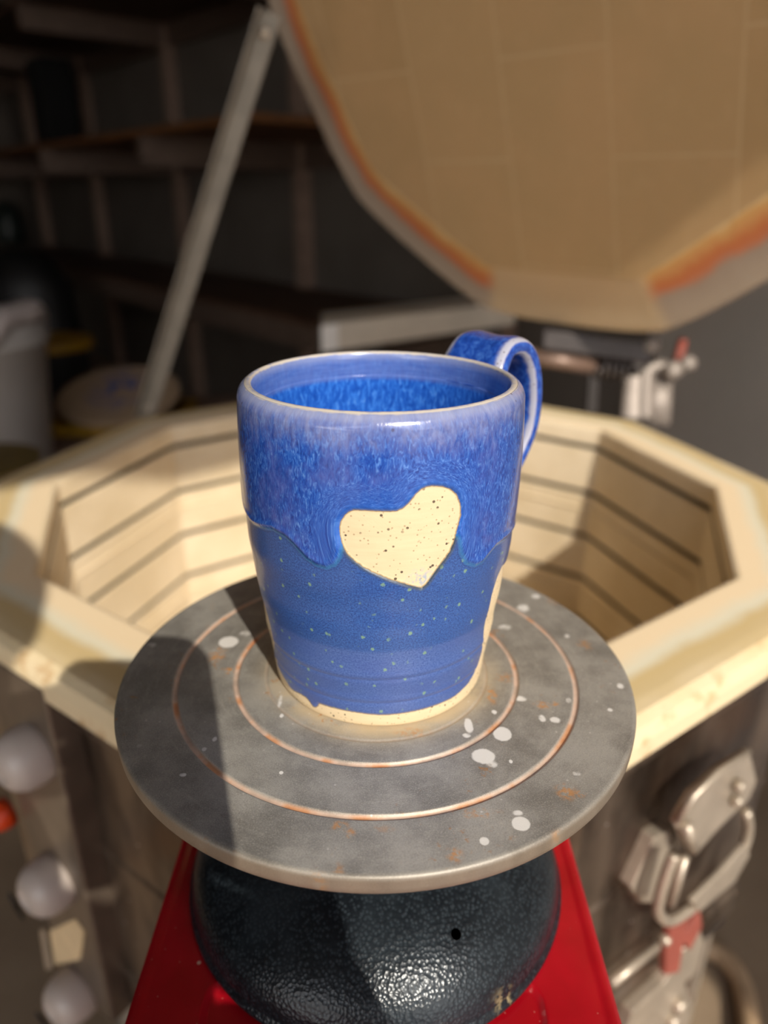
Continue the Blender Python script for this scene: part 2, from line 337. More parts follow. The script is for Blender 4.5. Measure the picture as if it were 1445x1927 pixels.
STEEL = simple('zinc_plated_steel', lin((176, 164, 148)), .38, .5, .1, 60, .2)
HSTEEL = simple('dull_bracket_steel', lin((140, 130, 122)), .5, .3, .1, 60, .2)
DARKM = simple('dark_oxidised_metal', lin((58, 52, 50)), .45, .5, .2, 40, .2)
COIL = simple('element_wire', lin((44, 38, 36)), .7, .2)
MATTE = simple('blackened_steel', lin((40, 35, 34)), .5, 0, .1)
for _n in MATTE.node_tree.nodes:
    if _n.type == 'BSDF_PRINCIPLED': _n.inputs['Specular IOR Level'].default_value = .1
PLAST = simple('white_knob_plastic', lin((186, 175, 167)), .42, 0, .04, 20, .05, coat=.2)
BLACK = simple('black_plastic', lin((14, 14, 15)), .5, 0, .1)
LABELM = simple('cream_label_card', lin((214, 190, 150)), .7)
REDTAG = simple('faded_red_plastic', lin((140, 72, 60)), .6)
ORANGE = simple('orange_lens', lin((214, 66, 20)), .3, coat=.5)
BRACEM = simple('grey_galvanised_steel', lin((128, 120, 108)), .5, .3)
CLAYW = simple('unglazed_clay_inside', lin((214, 190, 154)), .8)

# ------------------------------------------------------------------ MUG
MC = np.array([.013 * S, .05 * S]); 
prof = [(0, .404), (.008, .410), (.03, .4135), (.1, .4215), (.2, .4365), (.3, .4495), (.4, .462), (.5, .473), (.6, .482), (.7, .4885), (.8, .4915), (.9, .4925), (1.0, .4905), (1.08, .4865), (1.12, .4835), (1.142, .4815), (1.152, .4785), (1.159, .4735), (1.164, .4675)]
pz = np.array([p[0] for p in prof]); pr = np.array([p[1] for p in prof])
_zz = np.linspace(-.2, 1.4, 3201); _lo = np.interp(_zz, [.03, .1, .2, .3, .4, .5, .6, .7, .8, .9, 1.0, 1.08, 1.14], [.4135, .4215, .4365, .4495, .462, .473, .482, .4885, .4915, .4925, .4905, .4875, .4835])
_k = np.exp(-(np.arange(-260, 261) / 90.0) ** 2); _k /= _k.sum(); _lo = np.convolve(np.pad(_lo, 260, mode='edge'), _k, 'valid')
def rad(z):          # S units
    z = np.asarray(z, float); a = np.interp(z, _zz, _lo)
    foot_ = np.interp(z, [0, .008, .02, .03], [-.0095, -.0035, -.001, 0]); lip = np.interp(z, [1.138, 1.145, 1.150, 1.155, 1.160, 1.164], [0, -.0006, -.0022, -.0052, -.0098, -.0155])
    return a + foot_ + lip
def mug_hit(px, py):
    """first hit of a photo ray with the mug wall -> (s = theta*R, z) in metres; theta measured from the camera side, + to the right"""
    d = ray(px, py); o = (CAM - np.array([MC[0], MC[1], Z0])) / S; d = d / S
    t = np.linspace(.10, .42, 6401); P = o + t[:, None] * d
    f = np.hypot(P[:, 0], P[:, 1]) - rad(P[:, 2])
    i = np.where((f < 0) & (P[:, 2] > 0) & (P[:, 2] < 1.165))[0]
    i = i[0] if len(i) else int(np.argmin(np.abs(f) + 10 * (P[:, 2] < 0) + 10 * (P[:, 2] > 1.16)))
    p = P[i]; th = math.atan2(p[0], -p[1]); return th * .46 * S, p[2] * S
def sst(x, a, b): t = np.clip((x - a) / (b - a), 0, 1); return t * t * (3 - 2 * t)
def hits(L): return np.array([mug_hit(*p) for p in L])
def seg_sd(P, A, closed):
    """unsigned distance from points P to polyline A"""
    n = len(A); best = np.full(len(P), 1e9)
    for i in range(n if closed else n - 1):
        a = A[i]; b = A[(i + 1) % n]; ab = b - a; t = np.clip(((P - a) @ ab) / (ab @ ab + 1e-12), 0, 1)
        best = np.minimum(best, np.hypot(*(P - a - t[:, None] * ab).T))
    return best
def inside(P, A):
    r = np.zeros(len(P), bool); n = len(A)
    for i in range(n):
        a = A[i]; b = A[(i + 1) % n]; c = (a[1] > P[:, 1]) != (b[1] > P[:, 1])
        with np.errstate(divide='ignore', invalid='ignore'): xx = (b[0] - a[0]) * (P[:, 1] - a[1]) / (b[1] - a[1]) + a[0]
        r ^= c & (P[:, 0] < xx)
    return r
hp = [(330, 308), (300, 322), (275, 345), (255, 378), (248, 410), (250, 450), (262, 500), (280, 545), (305, 580), (340, 612), (400, 655), (450, 680), (500, 702), (550, 722), (600, 736), (640, 748), (680, 760), (712, 768), (732, 768), (760, 745), (800, 692), (840, 640), (875, 595), (905, 545), (930, 480), (945, 420), (958, 370), (966, 340), (966, 290), (955, 250), (938, 215), (900, 186), (860, 173), (800, 168), (760, 174), (730, 188), (700, 214), (675, 245), (650, 275), (620, 300), (585, 315), (540, 318), (460, 315), (390, 311)]
HEART = hits([(560 + x / 3.141, 860 + y / 3.141) for x, y in hp])
dp = [(462, 950), (471, 974), (480, 985), (494, 991), (518, 995), (541, 1008), (556, 1022), (568, 1036), (580, 1049), (598, 1061), (617, 1066), (632, 1060), (641, 1046), (648, 1015), (660, 1000), (850, 1000), (862, 1012), (866, 1040), (875, 1058), (891, 1063), (905, 1057), (918, 1041), (930, 1026), (941, 1018), (949, 1012)]
DR = hits(dp); DR = np.vstack([[-.20, .05], [-.11, .052], [DR[0, 0] - .004, DR[0, 1] + .006], DR, [DR[-1, 0] + .012, .058], [.11, .055], [.20, .05]])
fp = [(499, 1140), (509, 1176), (517, 1205), (516, 1223), (524, 1252), (538, 1280), (548, 1296), (556, 1302), (566, 1306), (577, 1313), (584, 1322), (589, 1330), (595, 1331), (600, 1323), (615, 1328), (640, 1334), (675, 1340), (718, 1344), (772, 1338), (819, 1326), (855, 1310), (880, 1287), (895, 1262), (903, 1236), (907, 1216), (914, 1165), (925, 1120), (936, 1085)]
FT = hits(fp); FT = np.vstack([[-.20, .03], [-.10, .032], [FT[0, 0] - .007, .046], [FT[0, 0] - .002, .040], FT, [FT[-1, 0] + .002, .048], [.11, .035], [.20, .03]])
mug = thing('coffee_mug', 'handmade blue glazed mug with a bare clay heart, standing on the banding wheel', 'mug', (MC[0], MC[1], Z0))
NT = 960
zo = np.concatenate([np.linspace(0, .03, 8)[:-1], np.linspace(.03, 1.10, 300), np.linspace(1.10, 1.164, 30)[1:]])
th = -PI + 2 * PI * np.arange(NT) / NT
TT, ZZ = np.meshgrid(th, zo); R0 = rad(ZZ)
# softened profile, throwing rings, slight hand wobble
Rs = R0 + .0016 * np.sin(ZZ * 34 + .6 * np.sin(TT)) * sst(ZZ, .03, .12) * sst(-ZZ, -.75, -.6) - .0022 * np.exp(-((ZZ - .225 - .006 * np.sin(TT * 2)) / .008) ** 2) + .0018 * np.exp(-((ZZ - .245 - .006 * np.sin(TT * 2)) / .014) ** 2) - .0022 * np.exp(-((ZZ - .115 - .004 * np.sin(TT * 3)) / .007) ** 2) + .0015 * np.exp(-((ZZ - .135) / .012) ** 2)
Rs += .0025 * np.sin(3 * TT + 1 + 2 * ZZ)
sU = TT * .46 * S; P2 = np.stack([sU.ravel(), ZZ.ravel() * S], 1)
near = np.abs(P2[:, 0]) < .036
sdH = np.full(len(P2), .05); q = P2[near]; dd = seg_sd(q, HEART, True); ins = inside(q, HEART); sdH[near] = np.where(ins, -dd, dd)
cH = HEART.mean(0); tang = np.arctan2(P2[:, 0] - cH[0], -(P2[:, 1] - cH[1])) * .017
def below(L):
    poly = np.vstack([L, [[.2, -.1], [-.2, -.1]]]); d = seg_sd(P2, L, False); i = inside(P2, poly); return np.where(i, -d, d)
sdD = below(DR); sdF = below(FT)
def sst(x, a, b): t = np.clip((x - a) / (b - a), 0, 1); return t * t * (3 - 2 * t)
relief = .0045 * sst(sdD, -.0003, .0016) * sst(sdH, -.0002, .0015) + .0035 * np.exp(-((sdD - .0012) / .0012) ** 2) * (sdD > -.001) * sst(sdH, 0, .002) + .006 * sst(sdF, -.0002, .0009) - .007 * sst(sdH, .0007, -.0005)
Rf = Rs + relief.reshape(Rs.shape) * sst(1.16 - ZZ, 0, .04)
TTo = TT - PI / 2       # theta=0 faces -y
Vo = np.stack([(Rf * np.cos(TTo)).ravel() * S + MC[0], (Rf * np.sin(TTo)).ravel() * S + MC[1], ZZ.ravel() * S + Z0], 1)
m_, n_ = Rs.shape
ii = np.arange(m_ - 1)[:, None]; kk = np.arange(n_)[None, :]; k2 = (kk + 1) % n_
Fo = np.stack([ii * n_ + kk, ii * n_ + k2, (ii + 1) * n_ + k2, (ii + 1) * n_ + kk], -1).reshape(-1, 4)
tipP = mug_hit(560 + 735 / 3.141, 860 + 720 / 3.141); tip = np.exp(-(((P2[:, 0] - tipP[0]) / .0035) ** 2 + ((P2[:, 1] - tipP[1]) / .0025) ** 2))
# bottom cap ring (foot) so nothing is open
bt = len(Vo); Vo = np.vstack([Vo, np.stack([.36 * S * np.cos(TTo[0]) + MC[0], .36 * S * np.sin(TTo[0]) + MC[1], np.full(n_, Z0)], 1), [[MC[0], MC[1], Z0 + .002]]])
Fl = [tuple(f) for f in np.stack([bt + kk[0], bt + k2[0], k2[0], kk[0]], -1)] + [(bt + n_, bt + (k + 1) % n_, bt + k) for k in range(n_)]
pad = lambda a, v: np.concatenate([a, np.full(n_ + 1, v)])
rimd = (1.163 - ZZ.ravel()) * S
# merge the quads and the caps
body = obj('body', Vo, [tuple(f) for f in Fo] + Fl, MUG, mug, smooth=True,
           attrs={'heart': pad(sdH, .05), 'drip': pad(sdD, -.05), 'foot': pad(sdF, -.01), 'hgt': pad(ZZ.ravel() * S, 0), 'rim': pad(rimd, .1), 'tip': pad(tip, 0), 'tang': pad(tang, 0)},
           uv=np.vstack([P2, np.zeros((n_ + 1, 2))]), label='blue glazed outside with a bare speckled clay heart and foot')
# inner wall with rounded lip
ip = [(1.164, .4675), (1.1675, .461), (1.1685, .455), (1.1665, .449), (1.160, .444), (1.14, .440), (1.10, .4385), (1.075, .4375), (1.068, .4345), (1.0, .436), (.9, .440), (.7, .436), (.4, .410), (.15, .375), (.09, .345), (.065, .29), (.055, .15), (.054, 0.001)]
ipz = spline([np.array([r, z]) for z, r in ip], 6); NI = 480
Vi, Fi = lathe([(p[0] * S, p[1] * S) for p in ipz], NI, (MC[0], MC[1], Z0), -PI * 1.5)
thI = -PI + 2 * PI * np.arange(NI) / NI; wob = .0025 * np.sin(3 * thI + 1 + 2.3) * S
ang = np.tile(thI, len(ipz)); zI = np.repeat([p[1] for p in ipz], NI)
rw = np.tile(wob, len(ipz)) * np.clip((zI - .3), 0, 1); Vi[:, 0] += rw * np.sin(ang); Vi[:, 1] -= rw * np.cos(ang)
obj('inner_wall', Vi, Fi[:, ::-1].copy(), MUGIN, mug, smooth=True, attrs={'hgt': (Vi[:, 2] - Z0), 'rim': np.hypot((zI - 1.165) * S, 0 * zI)}, uv=np.stack([ang * .44 * S, zI * S], 1), label='glossy bright blue inside')
# handle: wide strap with pale edges
AZ = math.radians(44); ho = np.array([math.cos(AZ), math.sin(AZ), 0]); hw = np.array([math.sin(AZ), -math.cos(AZ), 0])
cl = spline([np.array(p, float) for p in [(.478, 1.055), (.515, 1.145), (.575, 1.205), (.67, 1.20), (.745, 1.13), (.79, 1.0), (.79, .86), (.735, .74), (.65, .64), (.55, .58), (.462, .55)]], 10)
Vh = []; eh = []; NS = 28
for i, p in enumerate(cl):
    a = cl[max(i - 1, 0)]; b = cl[min(i + 1, len(cl) - 1)]; t = (b - a) / np.linalg.norm(b - a); nrm = np.array([t[1], -t[0]]) * -1.0
    f = i / (len(cl) - 1); w = (.150 - .045 * f) + .03 * math.exp(-f * 14) + .02 * math.exp(-(1 - f) * 16); tk = .042 + .02 * math.exp(-f * 14) + .02 * math.exp(-(1 - f) * 14)
    for k in range(NS):
        a_ = 2 * PI * k / NS; ca, sa = math.cos(a_), math.sin(a_)
        x = w * math.copysign(abs(ca) ** .55, ca); y = tk * math.copysign(abs(sa) ** .75, sa)
        if sa > 0: y -= .014 * math.exp(-(x / (w * .55)) ** 2)    # shallow channel down the outside
        q2 = p + nrm * y; Vh.append(np.array([MC[0], MC[1], Z0]) + S * (ho * q2[0] + hw * x + np.array([0, 0, q2[1]])))
        eh.append(max(0.0, math.exp(-((abs(sa) - .55) / .28) ** 2)) * (1 if abs(x) / w > .5 else 0))
nh = len(cl); Fh = [(i * NS + k, i * NS + (k + 1) % NS, (i + 1) * NS + (k + 1) % NS, (i + 1) * NS + k) for i in range(nh - 1) for k in range(NS)] + [tuple(range(NS))[::-1], tuple((nh - 1) * NS + k for k in range(NS))]
obj('handle', Vh, Fh, HAND, mug, smooth=True, attrs={'edge': eh}, label='wide blue strap handle with pale worn edges')

# ------------------------------------------------------------------ BANDING WHEEL
PZ = Z0 - 1.035 * S            # plate the base stands on
wheel = thing('banding_wheel', 'grey steel banding wheel with two scored rings on a dark hammered round base', 'pottery wheel', (0, 0, PZ))
rr_ = np.concatenate([[.0005], np.linspace(.02, .985, 380)]); gr = [(.7815, .0098), (.555, .0098), (.437, .006)]
zt = np.zeros_like(rr_); gv = np.zeros_like(rr_)
for g0, w in gr: zt -= (.010 if w > .007 else .003) * np.exp(-((rr_ - g0) / w) ** 4); gv = np.maximum(gv, np.exp(-((rr_ - g0) / (w * 1.0)) ** 4) * (1 if w > .007 else .18))
edge = [(.992, -.0012), (.997, -.005), (.9995, -.011), (1.0, -.02), (.9995, -.045), (.998, -.062), (.993, -.0705), (.984, -.074), (.95, -.075), (.3, -.075), (.02, -.075)]
R_ = np.concatenate([rr_, [e[0] for e in edge]]); Z_ = np.concatenate([zt, [e[1] for e in edge]]); NH = 1080
Vw, Fw = lathe(np.stack([R_ * S, Z_ * S], 1), NH, (0, 0, Z0))
G_ = np.repeat(np.concatenate([gv, np.zeros(len(edge))]), NH)
SD = np.repeat(np.concatenate([np.zeros(len(rr_)), [.2, .5, .8] + [1.0] * (len(edge) - 3)]), NH)
xy = Vw[:, :2] / S; sp = np.zeros(len(Vw)); top = np.repeat(np.arange(len(R_)) < len(rr_), NH)
def blob(px, py, a, b=None, st=1.0):
    global sp
    p = at_z(px, py, Z0)[:2] / S; e = at_z(px + a, py, Z0)[0] / S - p[0]; f = at_z(px, py - (b or a * .6), Z0)[1] / S - p[1]
    sp = np.maximum(sp, st * np.exp(-((((xy[:, 0] - p[0]) / e) ** 2 + ((xy[:, 1] - p[1]) / f) ** 2) ** 2) * .7) * top)
for a in [(430, 1208, 18, 10), (462, 1192, 14, 6, .5), (945, 1381, 17, 13), (910, 1423, 22, 14, .9), (925, 1437, 14, 10, .55), (980, 1550, 17, 13), (974, 1530, 12, 6, .6), (911, 1583, 10, 8, .8), (882, 1366, 9, 15, .75), (878, 1384, 10, 5, .6), (985, 1144, 14, 8, .6), (950, 1180, 16, 7, .5), (1167, 1291, 8, 6, .6), (980, 1315, 12, 6, .65), (1045, 1355, 12, 7, .6), (1020, 1352, 8, 8, .6), (1070, 1318, 7, 7, .5), (344, 1458, 8, 5, .6), (384, 1410, 5, 4, .8), (404, 1391, 5, 5, .7), (527, 1320, 5, 16, .5), (530, 1347, 4, 4, .8), (961, 1433, 4, 4, .8), (529, 1454, 5, 4, .7), (285, 1214, 14, 6, .5), (262, 1404, 7, 5, .5), (930, 1340, 6, 5, .6), (1148, 1336, 6, 4, .6), (1085, 1456, 12, 6, .45), (1130, 1485, 8, 4, .4), (1008, 1122, 10, 5, .6), (1066, 1197, 8, 5, .5)]: blob(*a)
spots = sp.copy(); sp = np.zeros(len(Vw))
for a in [(410, 1232, 14, 14, .8), (432, 1262, 9, 6, .9), (640, 1555, 14, 9, .8), (660, 1570, 8, 10, .7), (855, 1608, 14, 14, .7), (925, 1308, 9, 14, .8), (1020, 1327, 14, 7, .7), (1045, 1325, 6, 5, .7), (1065, 1490, 18, 14, .7), (1092, 1494, 8, 6, .9), (905, 1530, 20, 9, .6), (880, 1530, 8, 8, .6), (1100, 1213, 14, 9, .5), (950, 1275, 16, 8, .5), (1040, 1133, 9, 6, .4), (775, 1378, 30, 8, .5), (720, 1560, 20, 6, .3), (1055, 1578, 15, 14, .8), (635, 1640, 12, 14, .5)]: blob(*a)
rust = sp.copy()
side_ang = np.arctan2(xy[:, 1], xy[:, 0])
for a0, w in ((-1.72, .02), (-.99, .018)): rust = np.maximum(rust, SD * np.exp(-((side_ang - a0) / w) ** 2))
dm = np.hypot(xy[:, 0] - .013, xy[:, 1] - .05); dust = np.exp(-((dm - .41) / .075) ** 2) * top * np.clip(.6 - xy[:, 1] * 1.2, 0, 1) * .8
obj('wheel_head', Vw, Fw, HEAD, wheel, smooth=True, attrs={'groove': G_, 'spot': spots, 'rust': rust, 'side': SD, 'dust': dust}, label='round grey steel plate with scored rings, rust and glaze spots')
Vs, Fs = lathe([(.0005, -.06 * S), (.15 * S, -.06 * S), (.15 * S, -.2 * S), (.11 * S, -.24 * S), (.11 * S, -.64 * S), (.0005, -.64 * S)], 48, (0, 0, Z0))
obj('column', Vs, Fs, DARKM, wheel, smooth=False)
bp = [(.10, -.58)] + [(.8 * math.sin(a), -.99 + .38 * math.cos(a)) for a in np.linspace(.16, PI / 2, 70)] + [(.812, -1.0), (.815, -1.015), (.810, -1.030), (.79, -1.035), (.3, -1.035), (.01, -1.035)]
BC = (0, -.045 * S, Z0); Vb, Fb = lathe([(r * S, z * S) for r, z in bp], 720, BC)
hole = at_z(858, 1758, Z0 - .66 * S)
# find hole point on the dome by marching
d = ray(858, 1758); best = None
for t in np.linspace(.15, .5, 3000):
    p = CAM + d * t; rr = math.hypot(p[0], p[1] - BC[1]) / S; zz = (p[2] - Z0) / S
    if rr < .8 and zz < -.99 + .38 * math.sqrt(1 - (rr / .8) ** 2): best = p; break
hd = np.linalg.norm(Vb - best, axis=1); axis = np.array([(best[0]) / (.8 * S) ** 2, (best[1] - BC[1]) / (.8 * S) ** 2, (best[2] - Z0 + .99 * S) / (.38 * S) ** 2]); axis /= np.linalg.norm(axis)
ba = np.arctan2(Vb[:, 1] - BC[1], Vb[:, 0]); rb_ = np.hypot(Vb[:, 0], Vb[:, 1] - BC[1]) / S
chip = (np.exp(-((ba + .93) / .05) ** 2) + .8 * np.exp(-((ba + 1.35) / .03) ** 2)) * np.exp(-((rb_ - .805) / .012) ** 2)
base = obj('base', Vb, Fb, HAMMER, wheel, smooth=True, attrs={'chip': chip}, label='domed cast base in dark hammered blue-grey paint')
# oil hole drilled with a boolean
Vc, Fc = lathe([(.0001, -.004), (.0018, -.004), (.0018, .004), (.0001, .004)], 24); ax1 = np.cross(axis, [0, 0, 1.0]); ax1 /= np.linalg.norm(ax1); ax2 = np.cross(axis, ax1)
ft = xform(Vc, best, ax1, ax2, axis)
cut = obj('drill', ft, [tuple(f) for f in Fc] + [tuple(range(24)), tuple(range(72, 96))[::-1]], BLACK, wheel)
bm_ = base.modifiers.new('hole', 'BOOLEAN'); bm_.operation = 'DIFFERENCE'; bm_.object = cut; bm_.solver = 'EXACT'
bpy.context.view_layer.update(); dg = bpy.context.evaluated_depsgraph_get()
try:
    nm = bpy.data.meshes.new_from_object(base.evaluated_get(dg), depsgraph=dg)
    if len(nm.vertices) > 1000:
        base.modifiers.clear(); base.data = nm
except Exception as e: print('bool', e)
base.modifiers.clear()
bpy.data.objects.remove(cut, do_unlink=True)

# ------------------------------------------------------------------ RED STAND
xr = .895 * S; yb, yf = .062, -.30; zt_ = PZ
stand = thing('metal_stand', 'narrow red enamelled metal stand carrying the banding wheel in front of the kiln', 'stand', (0, (yb + yf) / 2, 0))
def rrect(x0, x1, y0, y1, r, n=8):
    out = []
    for cx, cy, a0 in ((x1 - r, y1 - r, 0), (x0 + r, y1 - r, PI / 2), (x0 + r, y0 + r, PI), (x1 - r, y0 + r, 1.5 * PI)):
        out += [(cx + r * math.cos(a0 + k * PI / 2 / n), cy + r * math.sin(a0 + k * PI / 2 / n)) for k in range(n + 1)]
    return out
def loops(L, cap_first=True, cap_last=True):
    n = len(L[0]); V = [p for l in L for p in l]; F = [(i * n + k, i * n + (k + 1) % n, (i + 1) * n + (k + 1) % n, (i + 1) * n + k) for i in range(len(L) - 1) for k in range(n)]
    if cap_first: F.append(tuple(range(n))[::-1])
    if cap_last: F.append(tuple((len(L) - 1) * n + k for k in range(n)))
    return V, F
def lp(x, y0, y1, r, z): return [(a, b, z) for a, b in rrect(-x, x, y0, y1, r)]
# outside skin up, rolled rim, flat top, recessed panel whose far end shows beside the base
rec = lambda ins, z: [(a, b, z) for a, b in rrect(-.655 * S + ins, .655 * S - ins, -.82 * S + ins, -.555 * S - ins, .0095 - ins * .8)]
Lp = [lp(xr, yf, yb, .010, .62), lp(xr, yf, yb, .010, zt_ - .004), lp(xr + .0012, yf - .001, yb + .001, .011, zt_ - .0015), lp(xr + .0008, yf - .001, yb + .001, .011, zt_ + .0006), lp(xr - .0010, yf + .001, yb - .001, .010, zt_ + .0012), lp(xr - .0030, yf + .003, yb - .003, .009, zt_ + .0006), lp(xr - .0045, yf + .0045, yb - .0045, .008, zt_),
      rec(0, zt_), rec(.0008, zt_ + .0003), rec(.0018, zt_ - .0002), rec(.0030, zt_ - .0012), rec(.0042, zt_ - .0014)]
V_, F_ = loops(Lp, False, True); tt_ = obj('top_tray', V_, F_, RED, stand, smooth=True, label='red enamelled tray top with rolled rim and pressed panel'); tt_.modifiers.new('wn', 'WEIGHTED_NORMAL').weight = 100
cab = MB().abox(-xr + .004, xr - .004, yf + .004, yb - .004, .08, .70); cab.build('body', RED, stand, auto=.004)
for sx_ in (-1, 1):
    for yy in (yf + .03, yb - .03): V_, F_ = lathe([(.001, 0), (.016, 0), (.018, .01), (.012, .02), (.012, .085), (.001, .085)], 20, (sx_ * (xr - .02), yy, 0)); obj('foot', V_, F_, DARKM, stand, smooth=True)

# ------------------------------------------------------------------ KILN
HK = .25; KC = np.array([.004, .428, ZK]); RI, RO, RJ = 1.235 * HK, 1.50 * HK, 1.425 * HK
kiln = thing('pottery_kiln', 'ten-sided top-loading electric kiln of cream firebrick in a steel jacket, lid propped open', 'kiln', (KC[0], KC[1], 0))
c10 = math.cos(PI / 10)
def ring10(prof, a0=0.0):
    V, F = lathe([(r, z) for r, z, b in prof], 10, KC, a0); return V, F, np.repeat([b for r, z, b in prof], 10)
pf = [(RJ - .004, -.30, 0), (RJ - .004, -.030, 0), (RO - .004, -.028, 1), (RO, -.024, 1), (RO + .0005, -.012, 1), (RO - .002, -.004, 1), (RO - .008, -.0005, .95), (RO - .016, 0, .88)]
for k in range(1, 9): pf.append((RO - .016 + (RI + .006 - RO + .016) * k / 9, 0, .88 - .80 * k / 9))
pf += [(RI + .004, 0, .06), (RI + .001, -.0012, .03), (RI, -.004, 0)]
zc = -.004
for i, g in enumerate((.024, .081, .138, .195, .252)):
    for e in [(RI, -(g - .0036), 0), (RI + .0008, -(g - .0026), 0), (RI + .012, -(g - .0032), 0), (RI + .021, -(g + .000), 0), (RI + .021, -(g + .006), 0), (RI + .012, -(g + .0058), 0), (RI + .0008, -(g + .0034), 0), (RI + .0, -(g + .0044), 0)]: pf.append(e)
    if i in (1, 3): pf += [(RI, -(g + .0196), 0), (RI - .0022, -(g + .0206), 0), (RI - .0022, -(g + .0225), 0), (RI, -(g + .0236), 0)]
pf += [(RI, -.275, 0), (RI - .02, -.276, 0), (.001, -.276, 0)]
# each ring split at the ten corners (own vertices per side keeps edges crisp via flat shading)
V_, F_, B_ = ring10(pf); obj('brick_wall', V_, F_[:, ::-1].copy(), BRICK, kiln, smooth=False, attrs={'band': B_}, label='cream firebrick wall with element grooves')
# heating elements: coils lying in the grooves
for g in (.024, .081, .138, .195, .252):
    P = []; rc = RI + .0042
    for s_ in range(10):
        a = 2 * PI * s_ / 10; b = 2 * PI * (s_ + 1) / 10; A = KC + np.array([rc * math.cos(a), rc * math.sin(a), -g - .0004]); B = KC + np.array([rc * math.cos(b), rc * math.sin(b), -g - .001])
        t = (B - A) / np.linalg.norm(B - A); n = np.array([-t[1], t[0], 0]); L_ = np.linalg.norm(B - A); turns = 44
        for k in range(turns * 7):
            f = k / (turns * 7); ph = 2 * PI * f * turns; P.append(A + (B - A) * f + .0022 * (math.cos(ph) * n + math.sin(ph) * np.array([0, 0, 1.0])))
    MB().tube(P, .0010, 5, closed=True).build('heating_element', COIL, kiln, smooth=True)
# jacket: decagonal sheet with top band and bottom turn
jk = [(RJ - .006, -.297), (RJ + .003, -.300), (RJ + .004, -.295), (RJ + .004, -.276), (RJ + .001, -.272), (RJ + .001, -.165), (RJ + .0025, -.162), (RJ + .0025, -.156), (RJ + .001, -.153), (RJ + .001, -.052), (RJ + .005, -.050), (RJ + .006, -.047), (RJ + .006, -.029), (RJ + .004, -.0275), (RJ - .003, -.0275)]
V_, F_ = lathe(jk, 10, KC); obj('jacket', V_, F_, JACKET, kiln, smooth=False, label='stained stainless steel jacket with banded top')
V_, F_ = lathe([(.001, -.302), (RJ, -.302), (RJ, -.316), (.001, -.316)], 10, KC); obj('bottom_slab', V_, F_[:, ::-1].copy(), DARKM, kiln)
for a in (-36, -108, 180, 108, 36):
    a = math.radians(a); p = KC + (RJ - .01) * np.array([math.cos(a), math.sin(a), 0]); n = np.array([math.cos(a), math.sin(a), 0]); t = np.array([-n[1], n[0], 0])
    q = p.copy(); q[2] = (ZK - .314) / 2
    MB().box(q, n * .003, t * .018, (0, 0, (ZK - .314) / 2)).box(q - n * .012 + t * .016, n * .012, t * .002, (0, 0, (ZK - .314) / 2)).build('stand_leg', STEEL, kiln)
# lid --------------------------------------------------------
lk = 1.6 / 1.5; Ph = CAM + (np.array([.2018, .6293, Z0 + .0175]) - CAM) * lk; RL = 1.6 * HK
phi, thl, rl = -.7746, 1.2338, -.0034
la = np.array([math.cos(phi), math.sin(phi), 0]); lnh = np.array([math.sin(phi), -math.cos(phi), 0]); lu = math.cos(thl) * lnh + math.sin(thl) * np.array([0, 0, 1.0])
la, lu = math.cos(rl) * la + math.sin(rl) * lu, -math.sin(rl) * la + math.cos(rl) * lu
ln = np.cross(la, lu); ln = ln if ln @ (CAM - Ph) > 0 else -ln
LC = Ph + lu * RL * c10
SUB = 12
def lid_ring(r, h, soft=1.0):
    out = []
    for k in range(10):
        for j in range(SUB):
            a0 = -PI / 2 + PI / 10 + 2 * PI * k / 10; a1 = a0 + PI / 5; f = j / SUB
            x = r * (math.cos(a0) * (1 - f) + math.cos(a1) * f); y = r * (math.sin(a0) * (1 - f) + math.sin(a1) * f); q = math.hypot(x, y) / r
            q2 = q - soft * .020 * max(0.0, (q - .9511) / .0489) ** 1.6
            out.append(LC + x * q2 / q * la + y * q2 / q * lu + h * ln)
    return out
rin = RL * .815
spec = [(.002, 0, 0), (rin * .5, 0, 0), (rin * .95, 0, 0), (rin, 0, .02), (rin + .004, -.0006, .12), (rin + .02, -.0028, .30), (rin + .04, -.0058, .55), (RL - .010, -.0085, .85), (RL - .003, -.0105, .95), (RL, -.015, 1.0), (RL, -.040, 1), (RL - .003, -.072, 1), (RL - .02, -.074, 1), (.002, -.074, 1)]
V2, F2, A2, S2 = [], [], [], []
for (r, h, b) in spec:
    V2 += lid_ring(r, h, .25 if b < .1 else 1.0)
    for k in range(10):
        for j in range(SUB): A2.append(b); S2.append(0.0 if (k == 9 and j > 0) or (k == 0 and j == 0) else 1.0)
nn = 10 * SUB
for i in range(len(spec) - 1):
    for k in range(nn): F2.append((i * nn + k, (i + 1) * nn + k, (i + 1) * nn + (k + 1) % nn, i * nn + (k + 1) % nn))
V2 = np.array(V2); uvL = np.stack([(V2 - LC) @ la, (V2 - LC) @ lu], 1)
nrm0 = np.cross(V2[F2[200][1]] - V2[F2[200][0]], V2[F2[200][2]] - V2[F2[200][0]])
if nrm0 @ ln < 0: F2 = [f[::-1] for f in F2]
lid = obj('lid', V2, F2, LIDM, kiln, smooth=False, attrs={'ring': A2, 'stain': S2}, uv=uvL, label='raised firebrick lid with orange scorch marks round its edge')
def lring(r0, r1, h0, h1, name, mat, parent):
    L_ = [lid_ring(r0, h0), lid_ring(r1, h0), lid_ring(r1, h1), lid_ring(r0, h1)]; V = [p for l in L_ for p in l]; F = []
    for i in range(4):
        for k in range(nn): F.append((i * nn + k, i * nn + (k + 1) % nn, ((i + 1) % 4) * nn + (k + 1) % nn, ((i + 1) % 4) * nn + k))
    return obj(name, V, F, mat, parent)
lring(RL - .001, RL + .0018, -.036, -.078, 'lid_band', JACKET, lid)
cover = MB().prism(lid_ring(RL + .001, -.0745), ln, .002); cover.build('lid_cover', DARKM, lid)
